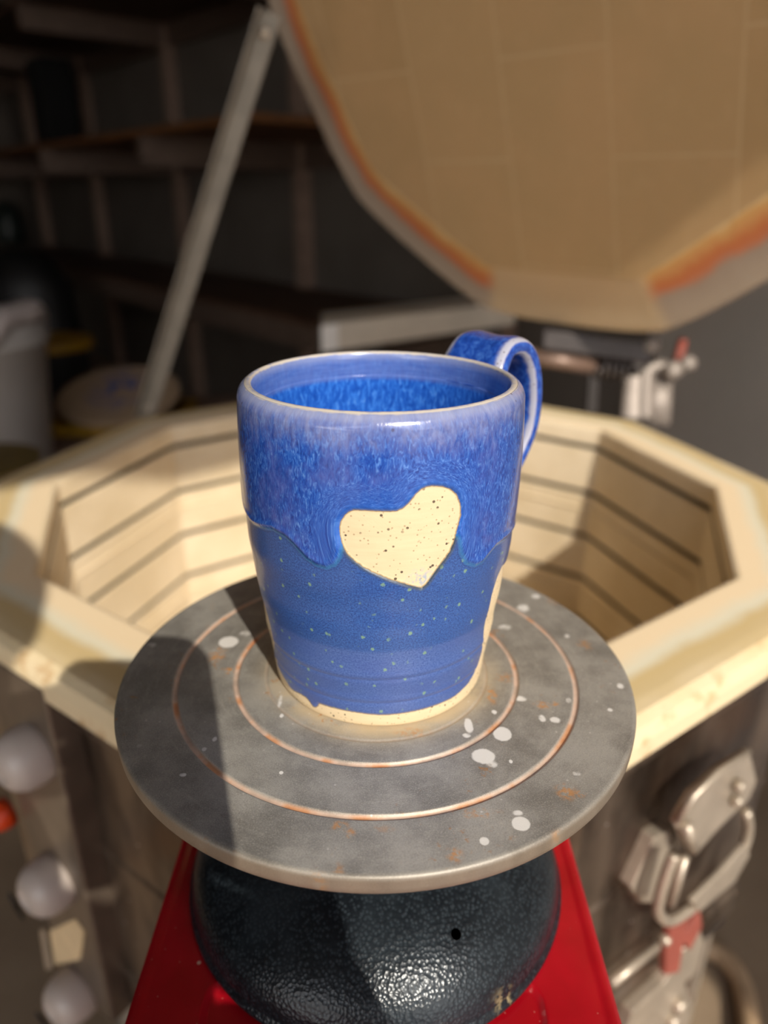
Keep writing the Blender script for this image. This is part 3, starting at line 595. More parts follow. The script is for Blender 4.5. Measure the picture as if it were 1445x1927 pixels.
# prop arm on the lid's left side
vL = lid_ring(RL, -.05)
def pt_on_depth(px, py, ref): # point on the photo ray at the view depth of ref
    r_ = ray(px, py); return CAM + r_ * (((ref - CAM) @ CF) / (r_ @ CF))
lv = min(lid_ring(RL, -.05), key=lambda p: abs((p - CAM) @ CR / ((p - CAM) @ CF) - (485 - 722.5) / FPX) + (0 if p[2] > Ph[2] + .05 else 9) )
T = pt_on_depth(511, 24, lv + .01 * (-ln)); Bm = at_z(273, 790, ZK - .035); ax = (T - Bm) / np.linalg.norm(T - Bm); sd = np.cross(ax, CF); sd /= np.linalg.norm(sd); sn = np.cross(ax, sd)
arm = MB().box((T + Bm) / 2, sd * .0115, sn * .0012, ax * np.linalg.norm(T - Bm) / 2).box((T + Bm) / 2 + sd * .0105 + sn * .006, sd * .0012, sn * .006, ax * np.linalg.norm(T - Bm) / 2)
armo = arm.build('prop_arm', BRACEM, kiln, label='long grey steel arm holding the lid open')
for q in (T - ax * .02, Bm + ax * .02): MB().tube([q - sn * .006, q + sn * .006], .006, 12).build('pivot_bolt', STEEL, armo, smooth=True)
# spring hinge under the lid
hz = lambda px, py, t=.985: pt_on_depth(px, py, Ph - la * 0 + np.array([0, .02, -.03]))
hinge = MB()
hinge.box((hz(1030, 642) + hz(1230, 668)) / 2, (hz(1230, 668) - hz(1030, 642)) / 2, np.array([.01, .02, -.006]), np.array([0, .002, .012])); hn = hinge.build('hinge', DARKM, kiln, auto=.002, label='dark spring hinge behind the lid')
MB().tube([hz(985, 668), hz(1120, 690)], .0105, 16).build('hinge_tube', simple('brown_pipe', lin((118, 96, 84)), .4, .3), hn, smooth=True)
MB().tube([hz(1120, 690), hz(1200, 702)], .0075, 16).build('hinge_rod', MATTE, hn, smooth=True)
A, B = hz(1122, 688), hz(1182, 696); t_ = (B - A) / np.linalg.norm(B - A); n1 = np.cross(t_, [0, 0, 1.0]); n1 /= np.linalg.norm(n1); n2 = np.cross(t_, n1)
MB().tube([A + (B - A) * k / 90 + .0155 * (math.cos(k * 2 * PI / 18) * n1 + math.sin(k * 2 * PI / 18) * n2) for k in range(91)], .0030, 8).build('spring', simple('spring_wire', lin((84, 78, 76)), .3, .6), hn, smooth=True)
MB().box((hz(1117, 700) + hz(1112, 775)) / 2, np.array([.006, 0, 0]), np.array([0, .004, 0]), (hz(1117, 700) - hz(1112, 775)) / 2).build('hinge_post', MATTE, hn)
br = spline([hz(1210, 650), hz(1206, 665), hz(1202, 690), hz(1198, 730), hz(1192, 790)], 8)
MB().tube(br, .011, 14, flat=(1.5, .5, (1, 0, 0))).build('hinge_bracket', HSTEEL, hn, smooth=True, label='bright curved hinge bracket')
MB().tube(spline([hz(1250, 690), hz(1222, 694), hz(1214, 712), hz(1212, 790)], 8), .010, 14).build('hinge_strap', HSTEEL, hn, smooth=True)
MB().tube([hz(1246, 700), hz(1240, 800)], .012, 12, flat=(1.2, .4, (1, 0, 0))).build('hinge_leg', HSTEEL, hn, smooth=True)
for bx, by, r_ in ((1216, 655, .011), (1256, 702, .0115), (1283, 690, .010)):
    p = hz(bx, by) - CF * .02; V_, F_ = lathe([(.0005, .006), (r_ * .6, .0055), (r_, .002), (r_, -.008), (.0005, -.008)], 18); V_ = xform(V_, p, CR, CU, -CF)
    obj('bolt', V_, F_[:, ::-1].copy(), HSTEEL, hn, smooth=True)
MB().tube([hz(1285, 640), hz(1272, 690)], .006, 10).build('hinge_pin', REDTAG, hn, smooth=True)
# control box with three white knobs on the front-left side
NL = np.array([math.cos(math.radians(-126)), math.sin(math.radians(-126)), 0]); EL = np.array([-NL[1], NL[0], 0])   # EL points along the side
apJ = RJ * c10
cbc = KC + NL * (apJ + .012)
K1, K2, K3 = [at_plane(px, py, NL, NL @ KC + apJ + .030) for px, py in ((38, 1432), (82, 1672), (126, 1882))]
ec = (K2 - KC) @ EL
box = MB(); cc = KC + NL * (apJ + .0085) + EL * ec; 
cc[2] = ZK - .165
cb = box.box(cc, NL * .0105, EL * .034, (0, 0, .150)).build('control_box', simple('brushed_control_panel', lin((112, 100, 88)), .4, .5, .15, 30), kiln, auto=.003, label='slim steel control box with white knobs')
def knob(p, tilt, name='knob'):
    pr_ = [(.0001, .0115), (.0035, .0114), (.0065, .0118), (.0078, .0130), (.0092, .0134), (.0110, .0126), (.0150, .0098), (.0185, .0045), (.0200, -.002), (.0203, -.008), (.0196, -.0125), (.0180, -.0135), (.0001, -.0135)]
    sp_ = spline([np.array(q) for q in pr_[:-2]], 5) + [np.array(pr_[-2]), np.array(pr_[-1])]
    V, F = lathe(sp_, 48); n = NL * math.cos(tilt) + np.array([0, 0, math.sin(tilt)]); t1 = EL; t2 = np.cross(n, t1)
    o = obj(name, xform(V, p, t1, t2, n), F[:, ::-1].copy(), PLAST, cb, smooth=True, label='round white control knob'); return o, n, t1, t2
for p in (K1, K2, K3):
    o, n, t1, t2 = knob(p, 0.0)
# pointer marks and printed plates on the panel
for K, (x0, y0), (x1, y1) in ((K2, (17, 1682), (43, 1728)), (K3, (68, 1905), (90, 1935))):
    A = at_plane(x0, y0, NL, NL @ KC + apJ + .040); B = at_plane(x1, y1, NL, NL @ KC + apJ + .034)
    MB().tube([A, (A + B) / 2, B], [.001, .0019, .001], 10).build('pointer_mark', BLACK, cb, smooth=True)
zf = NL @ KC + apJ + .0195
def plate(pts, mat, name, parent, nrm, off, th=.0012, **k):
    P = [at_plane(x, y, nrm, off) for x, y in pts]; return MB().prism(P, nrm, th).build(name, mat, parent, **k)
plate([(93, 1752), (140, 1730), (158, 1755), (150, 1806), (103, 1816)], LABELM, 'label_plate', cb, NL, zf + .0006)
plate([(74, 1750), (84, 1750), (97, 1824), (86, 1826)], STEEL, 'trim_strip', cb, NL, zf + .001)
ob = at_plane(4, 1535, NL, NL @ KC + apJ + .024); V_, F_ = lathe([(.0001, .011), (.006, .010), (.010, .006), (.0115, 0), (.0115, -.006), (.0001, -.006)], 24)
obj('pilot_light', xform(V_, ob - EL * .001, EL, np.cross(NL, EL), NL), F_[:, ::-1].copy(), ORANGE, cb, smooth=True, label='orange indicator lamp')
# latch on the front-right side
NR = np.array([math.cos(math.radians(-54)), math.sin(math.radians(-54)), 0]); ER = np.array([-NR[1], NR[0], 0]); oR = NR @ KC + apJ
def lp_(x, y, off): return at_plane(x, y, NR, oR + off)
lt = MB().prism([lp_(x, y, .010) for x, y in [(1188, 1672), (1232, 1578), (1262, 1560), (1262, 1620), (1240, 1700), (1205, 1700)]], NR, .010).build('latch', STEEL, kiln, auto=.0012, label='over-centre draw latch of bright zinc-plated steel')
MB().prism([lp_(x, y, .022) for x, y in [(1268, 1546), (1300, 1492), (1348, 1448), (1408, 1412), (1416, 1432), (1424, 1470), (1410, 1504), (1352, 1560), (1312, 1606), (1292, 1596), (1280, 1570)]], NR, .0035).build('latch_hook', STEEL, lt, auto=.001)
MB().tube([lp_(1274, 1548, .024), lp_(1306, 1497, .026), lp_(1352, 1452, .026), lp_(1408, 1414, .024)], .0022, 10).build('hook_flange', STEEL, lt, smooth=True)
MB().tube(spline([lp_(x, y, .026) for x, y in [(1268, 1608), (1252, 1650), (1238, 1705), (1246, 1728), (1268, 1730), (1310, 1700), (1366, 1648), (1396, 1600), (1408, 1560), (1404, 1528)]], 6), .0036, 12).build('latch_loop', STEEL, lt, smooth=True)
MB().tube([lp_(1288, 1612, .030), lp_(1262, 1700, .030)], .0030, 12).build('loop_rod', STEEL, lt, smooth=True)
MB().prism([lp_(x, y, .031) for x, y in [(1302, 1698), (1356, 1644), (1402, 1592), (1412, 1608), (1384, 1660), (1316, 1718)]], NR, .004).build('latch_lever', STEEL, lt, auto=.0012)
MB().tube([lp_(1290, 1552, .024), lp_(1304, 1596, .026)], .0042, 12).build('hook_nose', STEEL, lt, smooth=True)
for x, y in ((1392, 1480), (1388, 1508)):
    V_, F_ = lathe([(.0001, .0035), (.0028, .003), (.0042, .001), (.0042, -.003), (.0001, -.003)], 16); obj('rivet', xform(V_, lp_(x, y, .026), ER, np.array([0, 0, 1.0]), NR), F_, STEEL, lt, smooth=True)
MB().prism([lp_(x, y, .018) for x, y in [(1262, 1752), (1284, 1728), (1296, 1722), (1290, 1760), (1278, 1830), (1252, 1836), (1254, 1790)]], NR, .006).build('red_tab', REDTAG, lt, auto=.001)
MB().prism([lp_(x, y, .016) for x, y in [(1284, 1766), (1318, 1712), (1322, 1744), (1298, 1790)]], NR, .006).build('red_tab', REDTAG, lt, auto=.001)
l2 = MB().prism([lp_(x, y, .012) for x, y in [(1284, 1790), (1318, 1752), (1326, 1772), (1310, 1830), (1290, 1850), (1302, 1895), (1290, 1960), (1170, 1965), (1190, 1905), (1250, 1850)]], NR, .010).build('lower_latch', STEEL, kiln, auto=.0012, label='lower bracket of the draw latch')
for x, y in ((1278, 1892), (1266, 1922)):
    V_, F_ = lathe([(.0001, .005), (.005, .0045), (.0066, .001), (.0066, -.003), (.0001, -.003)], 16); obj('rivet', xform(V_, lp_(x, y, .014), ER, np.array([0, 0, 1.0]), NR), F_, STEEL, l2, smooth=True)
MB().tube([lp_(1150, 1850, .014), lp_(1236, 1779, .014)], .0034, 12).build('drop_rod', STEEL, l2, smooth=True)
V_, F_ = lathe([(.0001, .004), (.0028, .003), (.0038, 0), (.0038, -.003), (.0001, -.003)], 16); obj('rod_end', xform(V_, lp_(1252, 1768, .016), ER, np.array([0, 0, 1.0]), NR), F_, STEEL, l2, smooth=True)
# small hasp on the front-left rim edge
MB().tube(spline([at_plane(x, y, NL, NL @ KC + apJ + .010) for x, y in ((104, 1312), (130, 1326), (165, 1344), (186, 1346))], 5), .0032, 10).build('rim_clip', STEEL, kiln, smooth=True)

# ------------------------------------------------------------------ ROOM
def struct(name, mb, mat, **k):
    o = mb.build(name, mat, **k); o['kind'] = 'structure'; return o
CONC = mat_concrete('concrete', lin((128, 108, 86)), lin((150, 130, 106))); DRIVE = mat_concrete('driveway_concrete', lin((160, 152, 140)), lin((182, 174, 160)))
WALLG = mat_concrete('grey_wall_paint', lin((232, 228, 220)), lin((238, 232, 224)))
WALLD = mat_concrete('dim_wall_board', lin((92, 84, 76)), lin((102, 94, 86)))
CEIL = mat_concrete('ceiling_board', lin((110, 104, 98)), lin((120, 114, 108)))
e_ = np.array([.773, .634, 0]); d_ = np.array([-.634, .773, 0]); P0 = np.array([-.302, 2.924, 0]); HZ = 2.25
hp0 = np.array([-.3725, .387, ZK]) + np.array([.5, -1.29, 1.0]) * (HZ - ZK)     # header edge passes here, along e_
hp0[2] = 0
struct('floor', MB().abox(-8, 8, -9, 8, -.1, 0), CONC)
struct('ceiling', MB().box(hp0 + d_ * 4 + e_ * -1.0 + np.array([0, 0, HZ + .1]), e_ * 4.2, d_ * 4, (0, 0, .1)), CEIL)
cA = np.array([.684, 1.72, 0])
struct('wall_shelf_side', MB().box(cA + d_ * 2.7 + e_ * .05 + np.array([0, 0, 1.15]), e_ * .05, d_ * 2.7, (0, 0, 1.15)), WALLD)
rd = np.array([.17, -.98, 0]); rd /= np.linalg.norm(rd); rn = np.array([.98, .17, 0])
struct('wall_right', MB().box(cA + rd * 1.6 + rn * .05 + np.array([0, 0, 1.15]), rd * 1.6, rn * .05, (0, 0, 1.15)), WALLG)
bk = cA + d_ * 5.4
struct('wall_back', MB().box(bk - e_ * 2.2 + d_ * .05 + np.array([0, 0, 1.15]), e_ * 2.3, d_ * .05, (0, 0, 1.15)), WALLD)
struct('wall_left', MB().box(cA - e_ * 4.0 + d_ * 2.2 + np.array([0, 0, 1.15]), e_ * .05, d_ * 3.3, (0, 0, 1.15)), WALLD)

# shelving of boards on lumber frames along that wall
LUM = mat_wood('lumber', lin((84, 68, 58)), lin((100, 82, 70))); POSTM = mat_wood('post_lumber', lin((128, 106, 92)), lin((144, 120, 104))); PLY = mat_wood('varnished_plywood', lin((92, 56, 22)), lin((112, 70, 30)), (6, 30, 6)); PLYD = mat_wood('dark_board', lin((70, 46, 30)), lin((88, 60, 42)), (6, 30, 6))
shelf = thing('storage_shelf', 'lumber shelving with three long board shelves along the dim garage wall', 'shelves', tuple(P0 - e_ * .25))
wn = -e_; woff = wn @ P0 + .005
wp = lambda px, py, dep=0.0: at_plane(px, py, wn, woff + dep)
zTop, zMid, zLow = wp(335, 84)[2], wp(575, 316)[2], wp(600, 548)[2]
DEP = .66; s_of = lambda p: (p - P0) @ d_
def along(s, dep, z): return P0 * [1, 1, 0] + d_ * s + wn * (dep + .005) + np.array([0, 0, z])
sA, sB = -.75, 3.2
sposts = [s_of(wp(x, 280)) for x in (182, 342, 578)]; sposts += [sposts[0] + (sposts[0] - sposts[1]), sposts[2] - (sposts[1] - sposts[2])]
for zb, mat, dp_ in ((zTop + .09, PLYD, DEP), (zMid + .09, PLY, DEP), (zLow, PLYD, .50)):
    MB().box(along((sA + sB) / 2, dp_ / 2, zb), d_ * (sB - sA) / 2, wn * dp_ / 2, (0, 0, .010)).build('shelf_board', mat, shelf)
for s in sposts:
    MB().box(along(s, .03, 1.1), d_ * .022, wn * .03, (0, 0, 1.1)).build('post', POSTM, shelf)
    for zb, dq in ((zTop + .036, DEP), (zMid + .036, DEP), (zLow - .055, .48)): MB().box(along(s, dq / 2, zb), d_ * .019, wn * dq / 2, (0, 0, .044)).build('rail', LUM, shelf)
for zb in (zTop + .036, zMid + .036): MB().box(along((sA + sB) / 2, .018, zb), d_ * (sB - sA) / 2, wn * .015, (0, 0, .044)).build('ledger', LUM, shelf)
MB().box(along((sA + sB) / 2, .49, zLow - .04), d_ * (sB - sA) / 2, wn * .012, (0, 0, .035)).build('ledger', LUM, shelf)
# black speaker box standing on the middle shelf
b0 = wp(112, 262, .25); s0 = s_of(b0); zb = zMid + .102
hb = wp(112, 102, .25)[2] - zb
sb = MB().box(along(s0, .25, zb + hb / 2), d_ * .105, wn * .09, (0, 0, hb / 2)).build('box_speaker', simple('matte_black_cloth', (.002, .002, .002), .9, 0, .1), None, auto=.02)
tag(sb, 'tall black box standing on the middle board shelf, at the left', 'box')
jr = along(s_of(wp(28, 420, .15)), .2, zLow + .010); V_, F_ = lathe([(.001, 0), (.09, 0), (.10, .03), (.10, .20), (.07, .25), (.05, .26), (.05, .29), (.001, .29)], 32, jr)
jo = obj('storage_jar', V_, F_[:, ::-1].copy(), simple('dark_green_ceramic', lin((38, 46, 42)), .4), smooth=True); tag(jo, 'dark green jar standing on the lowest board shelf at far left', 'jar')

# low bench behind the kiln with buckets
bz = .47; bench = thing('wooden_bench', 'low brown wooden bench behind the kiln carrying the white bucket', 'bench', (-.95, 1.65, 0))
BW = mat_wood('worn_bench_wood', lin((110, 88, 76)), lin((128, 104, 90)))
MB().abox(-1.75, -.42, 1.12, 2.05, bz - .035, bz).build('top', BW, bench, auto=.004)
for x in (-1.7, -.48):
    for y in (1.17, 2.0): MB().abox(x - .03, x + .03, y - .03, y + .03, 0, bz - .035).build('leg', BW, bench)
WH = simple('white_bucket_plastic', lin((168, 162, 156)), .5, 0, .05, 8); YEL = simple('yellow_plastic', lin((150, 112, 18)), .5); OCH = simple('ochre_plastic', lin((104, 84, 34)), .6)
kb = at_z(-22, 872, bz); rtop = (at_t(118, 600, (kb - CAM) @ CF)[0] - at_t(-22, 600, (kb - CAM) @ CF)[0])
bh = (pt_on_depth(30, 590, kb)[2] - bz)
bucket = thing('plastic_bucket', 'tall white plastic bucket with a crumpled liner, left behind the kiln', 'bucket', tuple(kb))
V_, F_ = lathe([(.001, 0), (rtop * .80, 0), (rtop * .82, .01), (rtop * .97, bh * .86), (rtop * 1.02, bh * .865), (rtop * 1.02, bh * .89), (rtop * .985, bh * .895), (rtop, bh), (rtop * .97, bh), (rtop * .80, .02), (.001, .02)], 64, kb); obj('body', V_, F_[:, ::-1].copy(), WH, bucket, smooth=True)
ln_ = [(rtop * .5, bh * .93), (rtop * .8, bh * 1.03), (rtop * .98, bh * 1.02), (rtop * 1.04, bh * .97), (rtop * 1.03, bh * .90)]
V_, F_ = lathe(ln_, 96, kb); a_ = np.arctan2(V_[:, 1] - kb[1], V_[:, 0] - kb[0]); rr = np.hypot(V_[:, 0] - kb[0], V_[:, 1] - kb[1]); V_[:, 2] += .05 * np.exp(-((a_ + .15) / .35) ** 2) * (rr > rtop * .7) + .012 * np.sin(a_ * 9) * (rr > rtop * .7); V_[:, :2] *= 1; k_ = 1 + .03 * np.sin(a_ * 7 + 1); V_[:, 0] = kb[0] + (V_[:, 0] - kb[0]) * k_; V_[:, 1] = kb[1] + (V_[:, 1] - kb[1]) * k_
o = obj('liner_bag', V_, F_[:, ::-1].copy(), simple('cloudy_liner_film', lin((160, 150, 146)), .35), bucket, smooth=True, label='crumpled pale liner folded over the rim'); sm = o.modifiers.new('s', 'SOLIDIFY'); sm.thickness = .002
tb = at_z(150, 745, bz); tb[1] += .0
tote = thing('storage_tub', 'black tub with a yellow lid standing beside the white bucket', 'tub', tuple(tb))
tw = abs(pt_on_depth(178, 700, tb)[0] - tb[0]) + .0; tH = pt_on_depth(150, 640, tb)[2] - bz
V_, F_ = lathe([(.001, 0), (tw * 2.3, 0), (tw * 2.6, tH * .95), (.001, tH * .95)], 40, tb - np.array([tw * 1.6, 0, 0])); obj('body', V_, F_[:, ::-1].copy(), BLACK, tote, smooth=False)
V_, F_ = lathe([(.001, tH * .94), (tw * 2.9, tH * .94), (tw * 2.95, tH * 1.0), (tw * 2.8, tH * 1.10), (.001, tH * 1.12)], 40, tb - np.array([tw * 1.6, 0, 0])); obj('lid', V_, F_[:, ::-1].copy(), YEL, tote, smooth=False, label='yellow lid')
bg0 = at_t(38, 505, 3.0); bag = obj('black_bag', *(lambda q: (q[0] * [1.0, .8, 1.0] + bg0 * [0, .2, 0], q[1][:, ::-1].copy()))(lathe([(.001, -bg0[2] + .001), (.19, -bg0[2] + .001), (.21, -.35), (.19, -.06), (.13, .03), (.06, .07), (.001, .072)], 40, bg0)), BLACK, smooth=True); tag(bag, 'big black bag standing behind the tall white bucket', 'bag')
# round ware bat with blue glaze smears, leaning on a small yellow-edged crate
bc = at_t(224, 742, 1.98); m = M('bat_board', rough=.8); o_ = m.obj(); sm_ = m.attr('smear'); m.set('col', m.mix(m.math('MULTIPLY', sm_, m.ss(m.noise(o_, 30, 4), .42, .55)), m.mix(m.noise(o_, 12, 4), lin((150, 124, 96)), lin((172, 146, 116))), lin((40, 70, 140))))
V_, F_ = lathe([(.001, .006), (.05, .006), (.10, .006), (.15, .006), (.158, .003), (.158, -.006), (.001, -.006)], 64)
tl = .26; V_ = xform(V_, bc, (1, 0, 0), (0, math.cos(tl), math.sin(tl)), (0, -math.sin(tl), math.cos(tl)))
smr = np.exp(-((V_[:, 0] - bc[0] - .0) / .05) ** 2) * np.exp(-((V_[:, 1] - bc[1] - .02) / .07) ** 2) * 1.6
bat = obj('ware_bat', V_, F_[:, ::-1].copy(), m.m, None, smooth=False, attrs={'smear': np.clip(smr, 0, 1)}); tag(bat, 'round beige board with blue glaze smears, left behind the kiln', 'board')
cr = thing('wooden_crate', 'small brown crate with yellow rim under the round beige board', 'crate', (bc[0], bc[1] + .02, bz))
ch = bc[2] - bz - .052
MB().abox(bc[0] - .14, bc[0] + .15, bc[1] - .10, bc[1] + .14, bz, bz + ch).build('body', BW, cr, auto=.003)
MB().abox(bc[0] - .155, bc[0] + .165, bc[1] - .125, bc[1] + .155, bz + ch - .03, bz + ch).build('rim', YEL, cr, auto=.004)
yb_ = at_t(20, 868, 1.30); V_, F_ = lathe([(.001, 0), (.085, 0), (.09, .012), (.095, yb_[2] * .5), (.10, yb_[2] - .01), (.105, yb_[2]), (.001, yb_[2])], 40, (yb_[0] - .06, yb_[1], 0))
yo = obj('yellow_tub', V_, F_[:, ::-1].copy(), OCH, smooth=False); tag(yo, 'tall yellow tub behind the left corner of the kiln rim', 'tub')
# grey table edge between mug and lid
tA = at_t(606, 638, 1.55); tB = tA + e_ * .60
table = thing('work_table', 'grey-topped work table behind the kiln, its pale end just above the mug rim', 'table', ((tA[0] + tB[0]) / 2, (tA[1] + tB[1]) / 2, 0))
GREYB = simple('grey_board', lin((226, 214, 196)), .6, 0, .1, 6)
ta2, tb2 = tA * [1, 1, 0], tB * [1, 1, 0]; zc_ = tA[2]; tv = tb2 - ta2; tl_ = np.linalg.norm(tv); tv /= tl_; tn = (ta2 - CAM * [1, 1, 0]); tn /= np.linalg.norm(tn)
front = [ta2, tb2, tb2 + tn * .16, ta2 + tn * .16]
MB().prism([p + np.array([0, 0, zc_ + .030]) for p in front], (0, 0, 1), .058).build('top', GREYB, table, auto=.003)
MB().box(ta2 + tv * .02 - tn * .003 + np.array([0, 0, zc_ + .001]), tv * .022, tn * .004, (0, 0, .027)).build('corner_cap', simple('white_end_cap', lin((250, 246, 240)), .5, 0, .02), table)
for a in (.06, tl_ - .06):
    for b in (.05, .12):
        q = ta2 + tv * a + tn * b; zl = (zc_ - .028) / 2; MB().box(q + np.array([0, 0, zl]), (.014, 0, 0), (0, .014, 0), (0, 0, zl)).build('leg', DARKM, table)
# hose curled on the floor at right
hpts = [at_z(x, y, .015) for x, y in ((1320, 1780), (1360, 1800), (1395, 1850), (1410, 1930), (1408, 2040), (1380, 2150))]
ho_ = MB().tube(spline(hpts, 8), .014, 14).build('garden_hose', simple('beige_hose_rubber', lin((176, 148, 116)), .5), smooth=True); tag(ho_, 'beige hose curving over the concrete floor beside the kiln', 'hose')

# ------------------------------------------------------------------ PHOTOGRAPHER (behind the lens; casts the phone, hand and head shadow)
fx, up_, bkv = CR, CU, -CF
pc = CAM + bkv * .0075
def ph(a, b, c=0.0): return pc + fx * a + up_ * b + bkv * c
phone = thing('mobile_phone', 'black mobile phone held upright by the person behind the camera', 'phone', tuple(ph(-.012, -.045)))
pr2 = rrect(-.0475, .0245, -.122, .028, .013)
Lp = [[tuple(ph(a, b, -.004)) for a, b in rrect(-.0465, .0235, -.121, .027, .012)], [tuple(ph(a, b, -.003)) for a, b in pr2], [tuple(ph(a, b, .003)) for a, b in pr2], [tuple(ph(a, b, .004)) for a, b in rrect(-.0465, .0235, -.121, .027, .012)]]
V_, F_ = loops(Lp); obj('body', V_, F_, BLACK, phone)
MB().prism([ph(a, b, .0046) for a, b in rrect(-.0445, .0215, -.119, .025, .011)], bkv, .0006).build('screen', simple('phone_screen_glass', (.01, .01, .012), .1, 0, 0, 10, 0), phone)
SKIN = simple('skin', lin((206, 152, 124)), .5, 0, .05, 60); SHIRT = simple('navy_shirt', lin((44, 52, 72)), .85); TROU = simple('grey_trousers', lin((70, 70, 74)), .85); HAIR = simple('brown_hair', lin((62, 42, 30)), .6)
person = thing('person', 'person in a navy shirt leaning in to hold up the phone', 'person', (0.0, -.85, 0))
def skin(name, nodes, edges, mat, parent, lev=2, root=0):
    """nodes: {key:(xyz, radius)}"""
    keys = list(nodes); me = bpy.data.meshes.new(name); b = wloc(parent)
    me.from_pydata([tuple(np.array(nodes[k][0]) - b) for k in keys], [(keys.index(p), keys.index(q)) for p, q in edges], [])
    me.skin_vertices.new() if hasattr(me.skin_vertices, 'new') else None
    o = bpy.data.objects.new(name, me); link(o, parent)
    mod = o.modifiers.new('skin', 'SKIN'); mod.use_smooth_shade = True
    if not me.skin_vertices:
        bpy.context.view_layer.objects.active = o
    sv = me.skin_vertices[0].data if me.skin_vertices else None
    if sv:
        for i, k in enumerate(keys):
            r = nodes[k][1]; sv[i].radius = r if isinstance(r, tuple) else (r, r)
        sv[root].use_root = True
    ss_ = o.modifiers.new('sub', 'SUBSURF'); ss_.levels = lev; ss_.render_levels = lev; me.materials.append(mat); return o
hx, hy, hzc = -.003, -.60, Z0 + .505
gR = ph(.052, -.100, .012); gL = ph(-.078, -.040, .010)      # hand centres
nd = {'pel': ((0, -1.00, .93), (.15, .11)), 'wst': ((0, -.90, 1.03), (.14, .10)), 'chs': ((0, -.745, Z0 + .285), (.19, .13)), 'nkb': ((0, -.69, Z0 + .365), (.075, .065)), 'nk': ((hx, -.65, Z0 + .405), .060), 'hd1': ((hx, -.608, hzc - .045), (.072, .085)), 'hd2': ((hx, -.605, hzc + .03), (.094, .108)), 'hd3': ((hx, -.61, hzc + .09), (.068, .078)),
      'sR': ((.165, -.735, Z0 + .285), .060), 'eR': ((.24, -.60, Z0 + .02), .042), 'wR': (tuple(gR + bkv * .045 - up_ * .045 + fx * .070), (.027, .022)),
      'sL': ((-.165, -.735, Z0 + .285), .060), 'eL': ((-.05, -.45, Z0 - .12), .048), 'wL': (tuple(gL + bkv * .050 - up_ * .050 + fx * .02), (.029, .024)),
      'hR': ((.10, -1.02, .88), .09), 'kR': ((.13, -.86, .47), .062), 'aR': ((.13, -1.0, .09), .042), 'fR': ((.14, -.88, .035), .035),
      'hL': ((-.10, -1.02, .88), .09), 'kL': ((-.13, -.86, .47), .062), 'aL': ((-.13, -1.0, .09), .042), 'fL': ((-.14, -.88, .035), .035)}
ed = [('pel', 'wst'), ('wst', 'chs'), ('chs', 'nkb'), ('nkb', 'nk'), ('nk', 'hd1'), ('hd1', 'hd2'), ('hd2', 'hd3'), ('chs', 'sR'), ('sR', 'eR'), ('eR', 'wR'), ('chs', 'sL'), ('sL', 'eL'), ('eL', 'wL'), ('pel', 'hR'), ('hR', 'kR'), ('kR', 'aR'), ('aR', 'fR'), ('pel', 'hL'), ('hL', 'kL'), ('kL', 'aL'), ('aL', 'fL')]
# hands continue from the wrists: palm, four curled fingers round the phone, thumb on the screen side
for sd_, w, g in ((1, 'wR', gR), (-1, 'wL', gL)):
    pk = 'p' + w; nd[pk] = (tuple(g + bkv * .012 - up_ * .006 + fx * sd_ * .018), (.024, .016)); nd[pk + '2'] = (tuple(g + up_ * .012 + fx * sd_ * .003), (.023, .013)); ed += [(w, pk), (pk, pk + '2')]
    ex = .0245 if sd_ > 0 else -.0475
    for i, (dy, L_) in enumerate(((.036, .9), (.018, 1.0), (0.0, .95), (-.017, .8))):
        q0 = g + up_ * (dy + .006) + fx * sd_ * .010; k1 = ph(ex + sd_ * .016, 0, -.006) ; base_b = (q0 - pc) @ up_
        a1 = ph(ex + sd_ * .017, base_b, -.004); a2 = ph(ex + sd_ * .004, base_b + .002, -.0135); a3 = ph(ex - sd_ * .012 * L_, base_b + .003, -.0125)
        nd[f'{pk}f{i}0'] = (tuple(q0), .0095); nd[f'{pk}f{i}1'] = (tuple(a1), .0088); nd[f'{pk}f{i}2'] = (tuple(a2), .0082); nd[f'{pk}f{i}3'] = (tuple(a3), .0072)
        ed += [(pk + '2' if i < 2 else pk, f'{pk}f{i}0'), (f'{pk}f{i}0', f'{pk}f{i}1'), (f'{pk}f{i}1', f'{pk}f{i}2'), (f'{pk}f{i}2', f'{pk}f{i}3')]
    t0 = g + bkv * .018 + up_ * .012 + fx * sd_ * .004; t1_ = ph(ex + sd_ * .006, (t0 - pc) @ up_ + .018, .016); t2_ = ph(ex - sd_ * .012, (t0 - pc) @ up_ + .030, .013)
    nd[pk + 't0'] = (tuple(t0), .0115); nd[pk + 't1'] = (tuple(t1_), .0100); nd[pk + 't2'] = (tuple(t2_), .0085); ed += [(pk, pk + 't0'), (pk + 't0', pk + 't1'), (pk + 't1', pk + 't2')]
bodyo = skin('body', nd, ed, SKIN, person)
# face, ears, hair and clothes
V_, F_ = lathe([(.0001, .02), (.006, .012), (.009, 0), (.007, -.012), (.0001, -.014)], 12); obj('nose', xform(V_, (hx, hy + .082, hzc + .005), (1, 0, 0), (0, 0, 1), (0, 1, -.4)), F_, SKIN, person, smooth=True)
for s_ in (-1, 1):
    V_, F_ = lathe([(.0001, .004), (.010, .0035), (.012, 0), (.010, -.0035), (.0001, -.004)], 16); obj('eye', xform(V_, (hx + s_ * .031, hy + .074, hzc + .025), (1, 0, 0), (0, 0, .55), (0, 1, 0)), F_, simple('eye_dark', (.03, .02, .015), .2), person, smooth=True)
    V_, F_ = lathe([(.0001, .006), (.016, .005), (.02, 0), (.014, -.006), (.0001, -.006)], 16); obj('ear', xform(V_, (hx + s_ * .083, hy + .0, hzc + .01), (0, .7, 0), (0, 0, 1.4), (s_, 0, 0)), F_, SKIN, person, smooth=True)
